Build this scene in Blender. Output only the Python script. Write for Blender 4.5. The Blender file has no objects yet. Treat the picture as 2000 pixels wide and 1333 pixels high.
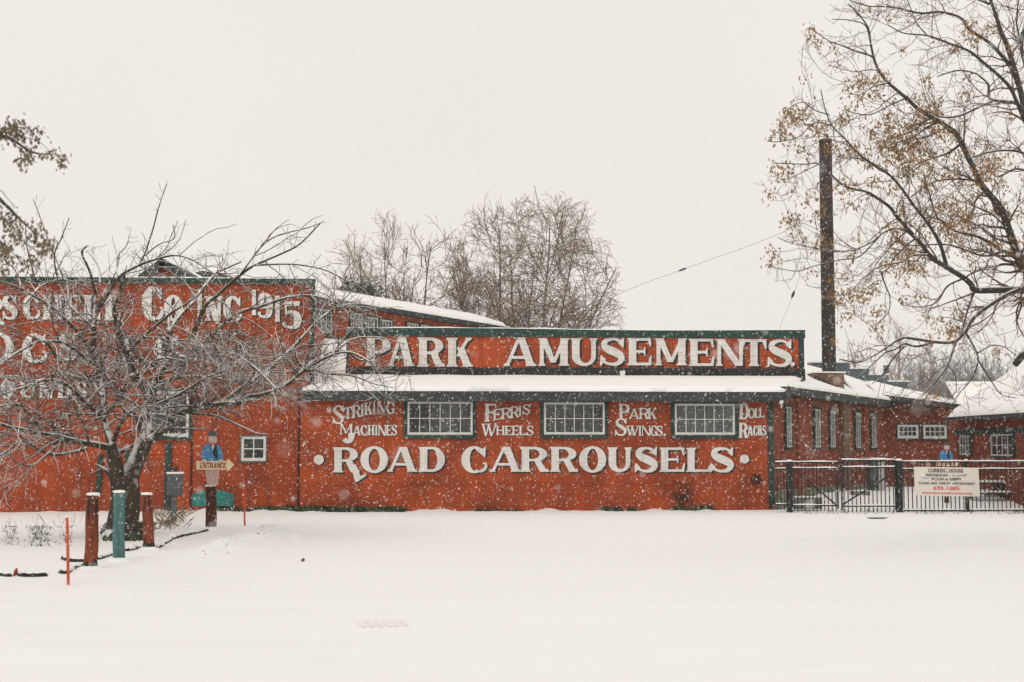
import bpy, math, random
import numpy as np
from mathutils import Vector, geometry

# ------------------------------------------------------------------ camera
SC = bpy.context.scene
COL = SC.collection
F_PX, IW, IH = 2800.0, 2000.0, 1333.0
YAW, CAMZ = math.radians(3.6), 1.6
PITCH = math.atan2(213.5, F_PX)
cam_data = bpy.data.cameras.new("camera")
cam = bpy.data.objects.new("camera", cam_data)
COL.objects.link(cam)
cam.location = (0, 0, CAMZ)
cam.rotation_euler = (math.pi / 2 + PITCH, 0, -YAW)
cam_data.sensor_width = 36.0
cam_data.lens = F_PX / IW * 36.0
cam_data.clip_end = 3000
cam_data.dof.use_dof = True
cam_data.dof.focus_distance = 37.0
cam_data.dof.aperture_fstop = 2.0
SC.camera = cam
SC.view_settings.view_transform = 'Standard'
SC.view_settings.look = 'None'
SC.view_settings.exposure = 0.0
SC.view_settings.gamma = 1.0
SC.cycles.max_bounces = 6
SC.cycles.volume_bounces = 1
SC.cycles.use_denoising = True
SC.cycles.denoising_prefilter = 'ACCURATE'

# ------------------------------------------------------------------ overcast light
world = bpy.data.worlds.new("World")
SC.world = world
world.use_nodes = True
wn, wl = world.node_tree.nodes, world.node_tree.links
wn.clear()
SUN_EL, SUN_AZ = math.radians(48), math.radians(200)
sky = wn.new('ShaderNodeTexSky'); sky.sky_type = 'NISHITA'; sky.sun_disc = False
sky.sun_elevation = SUN_EL; sky.sun_rotation = SUN_AZ
sky.dust_density = 6.0; sky.air_density = 1.0
hs = wn.new('ShaderNodeHueSaturation'); hs.inputs['Saturation'].default_value = 0.15
wl.new(sky.outputs[0], hs.inputs['Color'])
mixw = wn.new('ShaderNodeMixRGB'); mixw.inputs[0].default_value = 0.92
wl.new(hs.outputs[0], mixw.inputs[1])
mixw.inputs[2].default_value = (9.15, 8.78, 8.2, 1)          # cloud deck
bg = wn.new('ShaderNodeBackground'); bg.inputs[1].default_value = 0.1
tcw = wn.new('ShaderNodeTexCoord'); nzw = wn.new('ShaderNodeTexNoise'); nzw.inputs['Scale'].default_value = 2.2; nzw.inputs['Detail'].default_value = 4
wl.new(tcw.outputs['Generated'], nzw.inputs['Vector'])
mrw = wn.new('ShaderNodeMapRange'); mrw.inputs['To Min'].default_value = 0.93; mrw.inputs['To Max'].default_value = 1.07
wl.new(nzw.outputs['Fac'], mrw.inputs['Value'])
vmw = wn.new('ShaderNodeVectorMath'); vmw.operation = 'SCALE'
wl.new(mixw.outputs[0], vmw.inputs[0]); wl.new(mrw.outputs[0], vmw.inputs['Scale'])
wl.new(vmw.outputs[0], bg.inputs[0])
wo = wn.new('ShaderNodeOutputWorld'); wl.new(bg.outputs[0], wo.inputs[0])
sl = bpy.data.lights.new("sun", 'SUN'); sl.energy = 0.7; sl.angle = math.radians(25)
sl.color = (1.0, 0.96, 0.9)
sun = bpy.data.objects.new("sun", sl); COL.objects.link(sun)
sd = Vector((math.sin(SUN_AZ) * math.cos(SUN_EL), math.cos(SUN_AZ) * math.cos(SUN_EL), math.sin(SUN_EL)))
sun.rotation_euler = sd.to_track_quat('Z', 'Y').to_euler()

# ------------------------------------------------------------------ picture -> world
cy, sy, cp, sp = math.cos(YAW), math.sin(YAW), math.cos(PITCH), math.sin(PITCH)
FH = np.array([sy, cy, 0.0]); RT = np.array([cy, -sy, 0.0])
FW = np.array([sy * cp, cy * cp, sp]); UP = np.cross(RT, FW)
CAM = np.array([0, 0, CAMZ])


def ray(u, v):
    return FW + RT * ((u - IW / 2) / F_PX) - UP * ((v - IH / 2) / F_PX)


def P(u, v, D):
    d = ray(u, v)
    return CAM + d * (D / float(d @ FH))


def G(u, v, z=0.0):
    d = ray(u, v)
    return CAM + d * ((z - CAMZ) / d[2])


def depth_of(p):
    return float((np.asarray(p) - CAM) @ FH)


class Wall:
    """A vertical plane through two ground points; pixels are cast on to it."""
    def __init__(s, a, b):
        s.a = np.array([a[0], a[1], 0.0]); b = np.array([b[0], b[1], 0.0])
        s.e = (b - s.a) / np.linalg.norm(b - s.a)
        s.n = np.array([s.e[1], -s.e[0], 0.0])
        if s.n @ (CAM - s.a) < 0:
            s.n = -s.n

    def sz(s, u, v, off=0.0):
        d = ray(u, v); o = s.a + s.n * off
        t = ((o - CAM) @ s.n) / (d @ s.n)
        p = CAM + d * t
        return float((p - s.a) @ s.e), float(p[2])

    def at(s, q, z, off=0.0):
        return s.a + s.e * q + s.n * off + np.array([0, 0, z])

    def pt(s, u, v, off=0.0):
        q, z = s.sz(u, v, off)
        return s.at(q, z, off)


def wall_y(y):
    return Wall((0, y), (1, y))


# ------------------------------------------------------------------ mesh building
class MB:
    def __init__(s):
        s.v = []; s.f = []; s.n = 0

    def add(s, verts, faces):
        s.v.extend([tuple(float(c) for c in p) for p in verts])
        s.f.extend([tuple(i + s.n for i in f) for f in faces])
        s.n += len(verts)
        return s

    def hexa(s, b4, t4):
        return s.add(list(b4) + list(t4), [(3, 2, 1, 0), (4, 5, 6, 7), (0, 1, 5, 4), (1, 2, 6, 5), (2, 3, 7, 6), (3, 0, 4, 7)])

    def box(s, c0, c1):
        x0, y0, z0 = c0; x1, y1, z1 = c1
        return s.hexa([(x0, y0, z0), (x1, y0, z0), (x1, y1, z0), (x0, y1, z0)], [(x0, y0, z1), (x1, y0, z1), (x1, y1, z1), (x0, y1, z1)])

    def prism(s, poly, vec):
        n = len(poly); vec = np.asarray(vec, float)
        a = [np.asarray(p, float) for p in poly]; b = [p + vec for p in a]
        return s.add(a + b, [tuple(range(n)), tuple(range(2 * n - 1, n - 1, -1))] + [(i, i + n, (i + 1) % n + n, (i + 1) % n) for i in range(n)])

    def wbox(s, w, q0, z0, q1, z1, o0, o1):
        """box on a wall: along q0..q1, height z0..z1, from o0 to o1 in front of the plane"""
        return s.hexa([w.at(q0, z0, o1), w.at(q1, z0, o1), w.at(q1, z0, o0), w.at(q0, z0, o0)],
                      [w.at(q0, z1, o1), w.at(q1, z1, o1), w.at(q1, z1, o0), w.at(q0, z1, o0)])

    def pbox(s, w, u0, v0, u1, v1, o0, o1):
        q0, z1 = w.sz(u0, v0); q1, z0 = w.sz(u1, v1)
        return s.wbox(w, q0, z0, q1, z1, o0, o1)

    def bar(s, p0, p1, w, h, up=(0, 0, 1)):
        p0 = np.asarray(p0, float); p1 = np.asarray(p1, float)
        d = p1 - p0; d = d / np.linalg.norm(d)
        up = np.asarray(up, float)
        x = np.cross(d, up)
        if np.linalg.norm(x) < 1e-4:
            x = np.cross(d, (1, 0, 0))
        x = x / np.linalg.norm(x) * w / 2; y = np.cross(x, d); y = y / np.linalg.norm(y) * h / 2
        return s.hexa([p0 - x - y, p0 + x - y, p0 + x + y, p0 - x + y], [p1 - x - y, p1 + x - y, p1 + x + y, p1 - x + y])

    def tube(s, pts, rad, sides=10, cap=True):
        pts = np.asarray(pts, float)[None]; rad = np.asarray(rad, float)[None]
        v, f = tube_arrays(pts, rad, sides)
        n = pts.shape[1]
        faces = [tuple(q) for q in f]
        if cap:
            faces.append(tuple(range(sides - 1, -1, -1))); faces.append(tuple((n - 1) * sides + k for k in range(sides)))
        return s.add(v, faces)


def link(name, mesh, mat, parent=None, root=None, smooth=False):
    if mat is not None:
        mesh.materials.append(mat)
    o = bpy.data.objects.new(name, mesh)
    COL.objects.link(o)
    if parent is not None:
        o.parent = parent
    if smooth:
        mesh.polygons.foreach_set("use_smooth", [True] * len(mesh.polygons))
    return o


ORIGIN = {}


def origin_of(parent):
    while parent is not None and parent.parent is not None:
        parent = parent.parent
    return np.array(ORIGIN.get(parent.name, (0, 0, 0))) if parent is not None else np.zeros(3)


def build(mb, name, mat, parent=None, smooth=False, base=None):
    """mb is in world coordinates; the object's origin is its root's base (or base)"""
    if parent is not None:
        o0 = origin_of(parent)
    else:
        a = np.array(mb.v)
        o0 = np.array(base) if base is not None else np.array([a[:, 0].mean(), a[:, 1].mean(), a[:, 2].min()])
    me = bpy.data.meshes.new(name)
    me.from_pydata([tuple(np.array(p) - o0) for p in mb.v], [], mb.f)
    o = link(name, me, mat, parent, smooth=smooth)
    if parent is None:
        o.location = o0; ORIGIN[o.name] = tuple(o0)
    return o


def build_np(verts, faces, name, mat, parent=None, smooth=True, base=(0, 0, 0)):
    o0 = origin_of(parent) if parent is not None else np.array(base, float)
    verts = np.asarray(verts, np.float32) - o0.astype(np.float32); faces = np.asarray(faces, np.int32)
    k = faces.shape[1]
    me = bpy.data.meshes.new(name)
    me.vertices.add(len(verts)); me.vertices.foreach_set("co", verts.ravel())
    me.loops.add(faces.size); me.loops.foreach_set("vertex_index", faces.ravel())
    me.polygons.add(len(faces)); me.polygons.foreach_set("loop_start", np.arange(0, faces.size, k, dtype=np.int32))
    me.update(calc_edges=True)
    me.polygons.foreach_set("use_smooth", np.full(len(faces), smooth))
    o = link(name, me, mat, parent)
    if parent is None:
        o.location = tuple(o0); ORIGIN[o.name] = tuple(o0)
    return o


def tag(o, label=None, cat=None, group=None, kind=None):
    for k, v in (("label", label), ("category", cat), ("group", group), ("kind", kind)):
        if v:
            o[k] = v
    return o


def thing(name, loc, label, cat, group=None):
    o = bpy.data.objects.new(name, None); COL.objects.link(o)
    o.location = tuple(float(c) for c in loc); o.empty_display_size = 0.3
    ORIGIN[o.name] = tuple(float(c) for c in loc)
    return tag(o, label, cat, group)


def tube_arrays(pts, rad, sides):
    """pts (P,n,3), rad (P,n) -> verts, quads"""
    Pn, n, _ = pts.shape
    tan = np.gradient(pts, axis=1)
    tan /= np.linalg.norm(tan, axis=2, keepdims=True) + 1e-9
    mean = tan.mean(axis=1)
    ref = np.zeros((Pn, 3)); ref[np.arange(Pn), np.abs(mean).argmin(axis=1)] = 1
    A = np.cross(tan, ref[:, None, :]); A /= np.linalg.norm(A, axis=2, keepdims=True) + 1e-9
    B = np.cross(tan, A)
    ang = np.arange(sides) * 2 * np.pi / sides
    V = pts[:, :, None, :] + rad[:, :, None, None] * (A[:, :, None, :] * np.cos(ang)[None, None, :, None] + B[:, :, None, :] * np.sin(ang)[None, None, :, None])
    i = np.arange(Pn)[:, None, None] * (n * sides) + np.arange(n - 1)[None, :, None] * sides
    k = np.arange(sides)[None, None, :]; k2 = (k + 1) % sides
    Q = np.stack([i + k, i + k2, i + sides + k2, i + sides + k], axis=-1).reshape(-1, 4)
    return V.reshape(-1, 3), Q


# ------------------------------------------------------------------ materials
class NT:
    def __init__(s, name):
        s.m = bpy.data.materials.new(name); s.m.use_nodes = True
        s.t = s.m.node_tree; s.n = s.t.nodes; s.n.clear()
        s.out = s.n.new('ShaderNodeOutputMaterial')
        s.b = s.n.new('ShaderNodeBsdfPrincipled')
        s.t.links.new(s.b.outputs[0], s.out.inputs[0])
        s.pos = s.n.new('ShaderNodeNewGeometry')

    def set(s, sock, val):
        if hasattr(val, 'is_output') or isinstance(val, bpy.types.NodeSocket):
            s.t.links.new(val, sock)
        else:
            if isinstance(val, (tuple, list)) and len(val) == 3 and sock.type == 'RGBA':
                val = (*val, 1)
            sock.default_value = val

    def math(s, op, a, b=0.0, c=0.0):
        n = s.n.new('ShaderNodeMath'); n.operation = op
        s.set(n.inputs[0], a); s.set(n.inputs[1], b); s.set(n.inputs[2], c)
        return n.outputs[0]

    def noise(s, scale, detail=3, vec=None, rough=0.55):
        n = s.n.new('ShaderNodeTexNoise'); n.inputs['Scale'].default_value = scale
        n.inputs['Detail'].default_value = detail; n.inputs['Roughness'].default_value = rough
        s.t.links.new(vec if vec is not None else s.pos.outputs['Position'], n.inputs['Vector'])
        return n.outputs['Fac']

    def scaled(s, v3):
        n = s.n.new('ShaderNodeVectorMath'); n.operation = 'MULTIPLY'
        s.t.links.new(s.pos.outputs['Position'], n.inputs[0]); n.inputs[1].default_value = v3
        return n.outputs[0]

    def dot(s, v3, sock='Position'):
        n = s.n.new('ShaderNodeVectorMath'); n.operation = 'DOT_PRODUCT'
        s.t.links.new(s.pos.outputs[sock], n.inputs[0]); n.inputs[1].default_value = v3
        return n.outputs['Value']

    def ramp(s, fac, lo, hi):
        n = s.n.new('ShaderNodeMapRange'); n.inputs['From Min'].default_value = lo; n.inputs['From Max'].default_value = hi
        n.clamp = True
        s.t.links.new(fac, n.inputs['Value'])
        return n.outputs[0]

    def mix(s, fac, a, b):
        n = s.n.new('ShaderNodeMixRGB')
        s.set(n.inputs[0], fac); s.set(n.inputs[1], a); s.set(n.inputs[2], b)
        return n.outputs[0]

    def bump(s, h, strength=0.3, dist=0.01):
        n = s.n.new('ShaderNodeBump'); n.inputs['Strength'].default_value = strength; n.inputs['Distance'].default_value = dist
        s.t.links.new(h, n.inputs['Height']); s.t.links.new(n.outputs[0], s.b.inputs['Normal'])

    def done(s, color, rough=0.7, spec=0.3):
        s.set(s.b.inputs['Base Color'], color); s.set(s.b.inputs['Roughness'], rough)
        s.b.inputs['Specular IOR Level'].default_value = spec
        return s.m


def plain(name, c, rough=0.7, var=0.25, scale=3.0, spec=0.3, bump=0.15):
    t = NT(name)
    n = t.noise(scale, 4)
    dark = tuple(x * (1 - var) for x in c); light = tuple(min(1, x * (1 + var)) for x in c)
    n2 = t.noise(scale * 14, 2)
    if bump:
        t.bump(n2, bump, 0.01)
    return t.done(t.mix(t.ramp(n, 0.3, 0.7), dark, light), rough, spec)


def seams(t, coord, pitch, width=0.12):
    fr = t.math('FRACT', t.math('MULTIPLY', coord, 1.0 / pitch))
    return t.math('LESS_THAN', fr, width)


def siding(name, c, pitch=0.105, axis=(0, 0, 1), wear=0.42, dirt=(0.085, 0.03, 0.016), seam=0.5, vertical_below=None, chips=None):
    """painted boards: seams, patchy paint, grime streaks"""
    t = NT(name)
    line = seams(t, t.dot(axis), pitch)
    if vertical_below is not None:
        vline = seams(t, t.dot((1, 0, 0)), 0.29, 0.035)
        low = t.math('LESS_THAN', t.dot((0, 0, 1)), vertical_below)
        mixl = t.mix(low, line, vline); line = mixl
    big = t.noise(0.9, 5); streak = t.noise(1.0, 4, t.scaled((5, 5, 0.7)))
    grain = t.noise(1.0, 3, t.scaled((4, 4, 60)))
    c1 = t.mix(t.ramp(big, 0.3, 0.72), tuple(x * (1 - wear) for x in c), tuple(min(1, x * (1 + wear * 0.8)) for x in c))
    c2 = t.mix(t.math('MULTIPLY', t.ramp(streak, 0.48, 0.78), 0.6), c1, dirt)
    c3 = t.mix(t.math('MULTIPLY', t.ramp(grain, 0.55, 0.85), 0.25), c2, tuple(x * 0.5 for x in c))
    if chips is not None:
        ch = t.noise(1.0, 3, t.scaled((3.5, 3.5, 26)))
        c3 = t.mix(t.ramp(ch, 0.71, 0.74), c3, chips)
    brk = t.ramp(t.noise(1.0, 3, t.scaled((0.8, 0.8, 9))), 0.35, 0.6)
    line = t.math('MULTIPLY', line, brk)
    col = t.mix(t.math('MULTIPLY', line, seam), c3, tuple(x * 0.25 for x in c))
    t.bump(t.math('SUBTRACT', grain, t.math('MULTIPLY', line, 2.0)), 0.35, 0.006)
    return t.done(col, 0.75, 0.25)


def brick(name, c1, c2, mortar, e, scale=1.0):
    t = NT(name)
    cv = t.n.new('ShaderNodeCombineXYZ')
    t.t.links.new(t.dot(e), cv.inputs[0]); t.t.links.new(t.dot((0, 0, 1)), cv.inputs[1])
    b = t.n.new('ShaderNodeTexBrick')
    t.t.links.new(cv.outputs[0], b.inputs['Vector'])
    b.inputs['Scale'].default_value = 1.0 * scale
    b.inputs['Color1'].default_value = (*c1, 1); b.inputs['Color2'].default_value = (*c2, 1); b.inputs['Mortar'].default_value = (*mortar, 1)
    b.inputs['Mortar Size'].default_value = 0.007; b.inputs['Brick Width'].default_value = 0.22; b.inputs['Row Height'].default_value = 0.075
    big = t.noise(0.8, 5)
    col = t.mix(t.math('MULTIPLY', t.ramp(big, 0.4, 0.75), 0.45), b.outputs['Color'], tuple(x * 0.4 for x in c1))
    t.bump(b.outputs['Fac'], -0.3, 0.006)
    return t.done(col, 0.85, 0.2)


def bark(name, c, snow=0.5, lo=0.25, hi=0.6, warm=None):
    """bark with snow lying on the upward faces"""
    t = NT(name)
    n = t.noise(9, 3); n2 = t.noise(3.0, 2)
    base = t.mix(n, tuple(x * 0.6 for x in c), tuple(x * 1.4 for x in c))
    if warm:
        base = t.mix(t.ramp(n2, 0.4, 0.65), base, warm)
    nz = t.dot((0, 0, 1), 'Normal')
    f = t.math('ADD', nz, t.math('MULTIPLY', t.math('SUBTRACT', n2, 0.5), 0.9))
    f = t.math('MULTIPLY', t.ramp(f, lo, hi), snow)
    return t.done(t.mix(f, base, (0.8, 0.79, 0.77)), 0.85, 0.15)


RED = (0.35, 0.055, 0.0095)
M = {}
M['red'] = siding('red_siding', RED)
M['red_hall'] = siding('red_hall_siding', (0.345, 0.053, 0.009), vertical_below=1.35)
M['red_sign'] = siding('red_sign_boards', (0.385, 0.06, 0.013), pitch=0.15)
M['green'] = siding('dark_green_trim', (0.019, 0.055, 0.046), pitch=0.4, wear=0.35, dirt=(0.02, 0.025, 0.025), seam=0.2)
M['trim_grey'] = plain('dark_grey_trim', (0.035, 0.042, 0.043), 0.7, 0.4, 2.0)
M['black_board'] = plain('weathered_black_board', (0.022, 0.024, 0.026), 0.8, 0.45, 2.5)
M['white_letter'] = siding('white_lettering', (0.72, 0.70, 0.67), pitch=0.15, wear=0.1, dirt=(0.4, 0.37, 0.33), seam=0.45, chips=(0.12, 0.09, 0.08))
M['white_letter_low'] = siding('white_lettering_low', (0.72, 0.70, 0.67), pitch=0.105, wear=0.1, dirt=(0.4, 0.37, 0.33), seam=0.35)
M['black_letter'] = siding('black_letter_shade', (0.026, 0.027, 0.025), pitch=0.15, wear=0.3, dirt=(0.03, 0.02, 0.018), seam=0.3)
M['white_frame'] = plain('white_window_paint', (0.62, 0.61, 0.58), 0.5, 0.12, 5.0)
M['snow'] = None


def make_snow(name, tint=(0.865, 0.86, 0.85), amp=0.35):
    t = NT(name)
    a = t.noise(1.0, 5, t.scaled((0.35, 1.6, 1))); b = t.noise(9, 4); c = t.noise(70, 2)
    h = t.math('ADD', t.math('MULTIPLY', a, 1.0), t.math('ADD', t.math('MULTIPLY', b, 0.12), t.math('MULTIPLY', c, 0.02)))
    t.bump(h, amp, 0.12)
    col = t.mix(t.ramp(a, 0.3, 0.7), tuple(x * 0.97 for x in tint), tint)
    return t.done(col, 0.75, 0.15)


M['snow'] = make_snow('fresh_snow')
M['roof_snow'] = make_snow('roof_snow', (0.88, 0.87, 0.85), 0.15)


def make_glass(name, c=(0.007, 0.009, 0.01), c2=(0.075, 0.08, 0.078)):
    t = NT(name)
    n = t.noise(1.3, 3)
    return t.done(t.mix(t.ramp(n, 0.35, 0.7), c, c2), 0.08, 0.5)


M['glass'] = make_glass('dark_window_glass')
M['glass_mid'] = make_glass('grey_glass', (0.03, 0.036, 0.036), (0.10, 0.11, 0.105))
M['glass_pale'] = make_glass('curtained_glass', (0.06, 0.07, 0.07), (0.13, 0.145, 0.14))
M['iron'] = plain('black_iron', (0.012, 0.016, 0.018), 0.55, 0.3, 6)
M['stack'] = plain('sooty_steel', (0.028, 0.024, 0.022), 0.75, 0.5, 1.4)
def worn_post(name, c, bare, lo, hi):
    t = NT(name)
    st = t.noise(1.0, 5, t.scaled((11, 11, 1.3)), 0.65); fine = t.noise(1.0, 3, t.scaled((60, 60, 5)))
    a = t.mix(fine, tuple(x * 0.7 for x in c), tuple(x * 1.3 for x in c))
    t.bump(t.math('ADD', st, t.math('MULTIPLY', fine, .4)), 0.6, 0.02)
    return t.done(t.mix(t.ramp(st, lo, hi), a, bare), 0.85, 0.2)


M['post_red'] = worn_post('worn_red_post', (0.21, 0.048, 0.022), (0.03, 0.02, 0.016), 0.53, 0.63)
M['post_teal'] = worn_post('worn_teal_post', (0.075, 0.17, 0.165), (0.04, 0.075, 0.07), 0.5, 0.72)
M['post_brown'] = worn_post('worn_brown_post', (0.075, 0.02, 0.013), (0.025, 0.012, 0.01), 0.55, 0.68)
M['rot'] = plain('black_rotten_wood', (0.02, 0.018, 0.016), 0.9, 0.5, 8)
M['stake'] = plain('orange_stake', (0.55, 0.07, 0.02), 0.5, 0.15, 8)
M['timber'] = plain('black_timber', (0.022, 0.02, 0.02), 0.9, 0.5, 8)
M['box_grey'] = plain('grey_steel_box', (0.085, 0.10, 0.105), 0.5, 0.2, 4)
M['teal_panel'] = plain('teal_paint', (0.012, 0.16, 0.14), 0.5, 0.2, 4)
M['blue_paint'] = plain('blue_paint', (0.06, 0.26, 0.50), 0.5, 0.15, 8)
M['cream_paint'] = plain('cream_paint', (0.82, 0.68, 0.43), 0.55, 0.1, 8)
M['letter_red'] = plain('dark_red_letter', (0.28, 0.02, 0.012), 0.6, 0.2, 20)
M['white_paint'] = plain('white_paint', (0.72, 0.69, 0.66), 0.5, 0.08, 8)
M['skin_paint'] = plain('pale_skin_paint', (0.62, 0.50, 0.45), 0.55, 0.08, 8)
M['trousers_paint'] = siding('faded_pink_paint', (0.55, 0.36, 0.33), pitch=0.1, axis=(1, 0, 0), wear=0.1, dirt=(0.4, 0.2, 0.18), seam=0.2)
M['stripe_red'] = plain('stripe_red', (0.4, 0.03, 0.03), 0.5, 0.15, 8)
M['banner'] = plain('cream_banner', (0.70, 0.655, 0.59), 0.6, 0.05, 2)
M['ink'] = plain('black_ink', (0.03, 0.03, 0.032), 0.7, 0.2, 30, bump=0)
M['ink_red'] = plain('red_ink', (0.62, 0.06, 0.03), 0.7, 0.2, 30, bump=0)
M['ink_blue'] = plain('blue_ink', (0.05, 0.09, 0.4), 0.7, 0.2, 30, bump=0)
M['picnic'] = plain('dark_picnic_wood', (0.035, 0.03, 0.028), 0.85, 0.4, 8)
M['stone'] = plain('mossy_foundation', (0.17, 0.17, 0.12), 0.9, 0.35, 4)
M['cabinet'] = plain('pale_metal', (0.42, 0.42, 0.38), 0.5, 0.1, 4)
M['far_wall'] = plain('far_blue_grey', (0.10, 0.13, 0.15), 0.8, 0.2, 2)
M['far_white'] = plain('far_white_boards', (0.55, 0.56, 0.56), 0.8, 0.1, 2)
M['leaf_tan'] = plain('dry_tan_seeds', (0.30, 0.17, 0.068), 0.8, 0.4, 5, bump=0)
M['leaf_brown'] = plain('dry_brown_leaves', (0.165, 0.128, 0.08), 0.8, 0.4, 6, bump=0)
M['ivy'] = plain('dark_ivy', (0.045, 0.065, 0.025), 0.7, 0.5, 9, bump=0)
M['weed'] = plain('dry_weed', (0.16, 0.11, 0.06), 0.85, 0.4, 12, bump=0)
M['vine'] = plain('bare_vine', (0.055, 0.035, 0.025), 0.9, 0.4, 10, bump=0)
M['conifer'] = plain('conifer_needles', (0.05, 0.065, 0.045), 0.8, 0.4, 2, bump=0)
M['bark_apple'] = bark('apple_bark', (0.052, 0.043, 0.031), 1.0, 0.24, 0.46, (0.065, 0.055, 0.03))
M['twig_apple'] = bark('apple_twigs', (0.072, 0.05, 0.037), 0.95, 0.28, 0.52)
M['bark_right'] = bark('ash_bark', (0.055, 0.05, 0.042), 0.9, 0.55, 0.8)
M['twig_right'] = bark('ash_twigs', (0.125, 0.082, 0.06), 0.5, 0.6, 0.95)
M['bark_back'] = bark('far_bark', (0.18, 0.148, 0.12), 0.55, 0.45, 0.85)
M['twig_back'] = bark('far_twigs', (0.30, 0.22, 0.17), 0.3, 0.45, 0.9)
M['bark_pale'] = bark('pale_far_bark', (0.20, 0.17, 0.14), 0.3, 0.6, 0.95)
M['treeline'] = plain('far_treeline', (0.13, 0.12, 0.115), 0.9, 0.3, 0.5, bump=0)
M['wire'] = plain('dark_wire', (0.03, 0.03, 0.03), 0.6, 0.1, 3, bump=0)
M['flake'] = plain('snowflake', (0.95, 0.94, 0.93), 0.8, 0.02, 3, bump=0)
M['pebble'] = plain('pebble_brown', (0.13, 0.09, 0.06), 0.9, 0.3, 20)
M['grate'] = plain('snow_filled_grate', (0.82, 0.79, 0.775), 0.8, 0.06, 6)

# ------------------------------------------------------------------ ground
def sstep(x, a, b):
    t = np.clip((x - a) / (b - a), 0, 1)
    return t * t * (3 - 2 * t)


_rs = np.random.RandomState(5)
_W = [(_rs.uniform(0.15, 2.2), _rs.uniform(0.4, 3.2), _rs.uniform(0, 6.28), _rs.uniform(0.3, 1)) for _ in range(22)]
RIDGE = [G(400, 1088), G(440, 1076), G(480, 1060), G(520, 1046), G(548, 1034)]


def gz(x, y):
    x = np.asarray(x, float); y = np.asarray(y, float)
    z = np.zeros(np.broadcast(x, y).shape)
    for kx, ky, ph, a in _W:
        z = z + a * np.sin(kx * x + ky * y + ph) / (kx * kx + ky * ky) ** 0.45 * 0.005
    z = z + 0.34 * sstep(y, 38.6, 42.5) * sstep(x, 7.6, 10.5)
    z = z - 0.09 * sstep(-x, 9.0, 10.5) * sstep(y, 31, 36)           # ground falls a little along the hall
    z = z + 0.05 * sstep(y, 36.9, 38.3) * sstep(x, -6.3, -5.5) * (1 - sstep(x, -3.6, -2.6))   # drift by the wall
    z = z + sstep(y, 37.2, 38.2) * (.03 * np.sin(x * 1.9 + 1) + .025 * np.sin(x * 4.3) + .02 * np.sin(x * 9.1 + 2)) * (x < 8)
    for a, b in zip(RIDGE[:-1], RIDGE[1:]):                          # ridge left by a plough
        ab = b[:2] - a[:2]; L2 = ab @ ab
        t = np.clip(((x - a[0]) * ab[0] + (y - a[1]) * ab[1]) / L2, 0, 1)
        d = np.hypot(x - a[0] - t * ab[0], (y - a[1] - t * ab[1]) * 0.6)
        z = np.maximum(z, 0.0 + 0.14 * np.exp(-(d / 0.42) ** 2) * (0.65 + 0.25 * np.sin(x * 9.3) * np.cos(y * 5.1) + 0.2 * np.sin(x * 21 + y * 13)) + z * 0.6)
    return z


def grid_axis(fine0, fine1, step, far, growth=1.35):
    a = list(np.arange(fine0, fine1 + 1e-6, step)); s = step
    while a[-1] < far:
        s *= growth; a.append(min(far, a[-1] + s))
    s = step
    while a[0] > -far:
        s *= growth; a.insert(0, max(-far, a[0] - s))
    return np.array(a)


gx = grid_axis(-14, 15, 0.11, 560); gy = grid_axis(4, 46, 0.14, 560)
gy = gy[gy > -60]
X, Y = np.meshgrid(gx, gy)
Zg = gz(X, Y)
nx, ny = len(gx), len(gy)
ii = (np.arange(ny - 1)[:, None] * nx + np.arange(nx - 1)[None, :])
quads = np.stack([ii, ii + 1, ii + nx + 1, ii + nx], -1).reshape(-1, 4)
ground = build_np(np.stack([X, Y, Zg], -1).reshape(-1, 3), quads, 'snowy_ground', M['snow'])
tag(ground, 'smooth fresh snow covering the open lot in front of the red buildings', 'ground', kind='structure')

# ------------------------------------------------------------------ lettering
def ring(cx, cy_, rx, ry, hx, hy, a0, a1, n=28):
    out = []
    aa = [math.radians(a0 + (a1 - a0) * i / n) for i in range(n + 1)]
    for a, b in zip(aa[:-1], aa[1:]):
        out.append([(cx + rx * math.cos(a), cy_ + ry * math.sin(a)), (cx + rx * math.cos(b), cy_ + ry * math.sin(b)),
                    (cx + (rx - hx) * math.cos(b), cy_ + (ry - hy) * math.sin(b)), (cx + (rx - hx) * math.cos(a), cy_ + (ry - hy) * math.sin(a))])
    return out


def catmull(pts, n=6):
    pts = np.asarray(pts, float)
    p = np.vstack([2 * pts[0] - pts[1], pts, 2 * pts[-1] - pts[-2]])
    out = []
    for i in range(1, len(p) - 2):
        for k in range(n):
            t = k / n
            out.append(0.5 * (2 * p[i] + (p[i + 1] - p[i - 1]) * t + (2 * p[i - 1] - 5 * p[i] + 4 * p[i + 1] - p[i + 2]) * t * t
                              + (3 * p[i] - p[i - 1] - 3 * p[i + 1] + p[i + 2]) * t ** 3))
    out.append(p[-2])
    return np.array(out)


def stroke(pts):
    """pts rows (x, y, width)"""
    c = catmull(pts, 5)
    d = np.gradient(c[:, :2], axis=0); d /= np.linalg.norm(d, axis=1, keepdims=True) + 1e-9
    nrm = np.stack([-d[:, 1], d[:, 0]], 1) * c[:, 2:3] / 2
    L, R = c[:, :2] + nrm, c[:, :2] - nrm
    return [[tuple(L[i]), tuple(L[i + 1]), tuple(R[i + 1]), tuple(R[i])] for i in range(len(c) - 1)]


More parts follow.
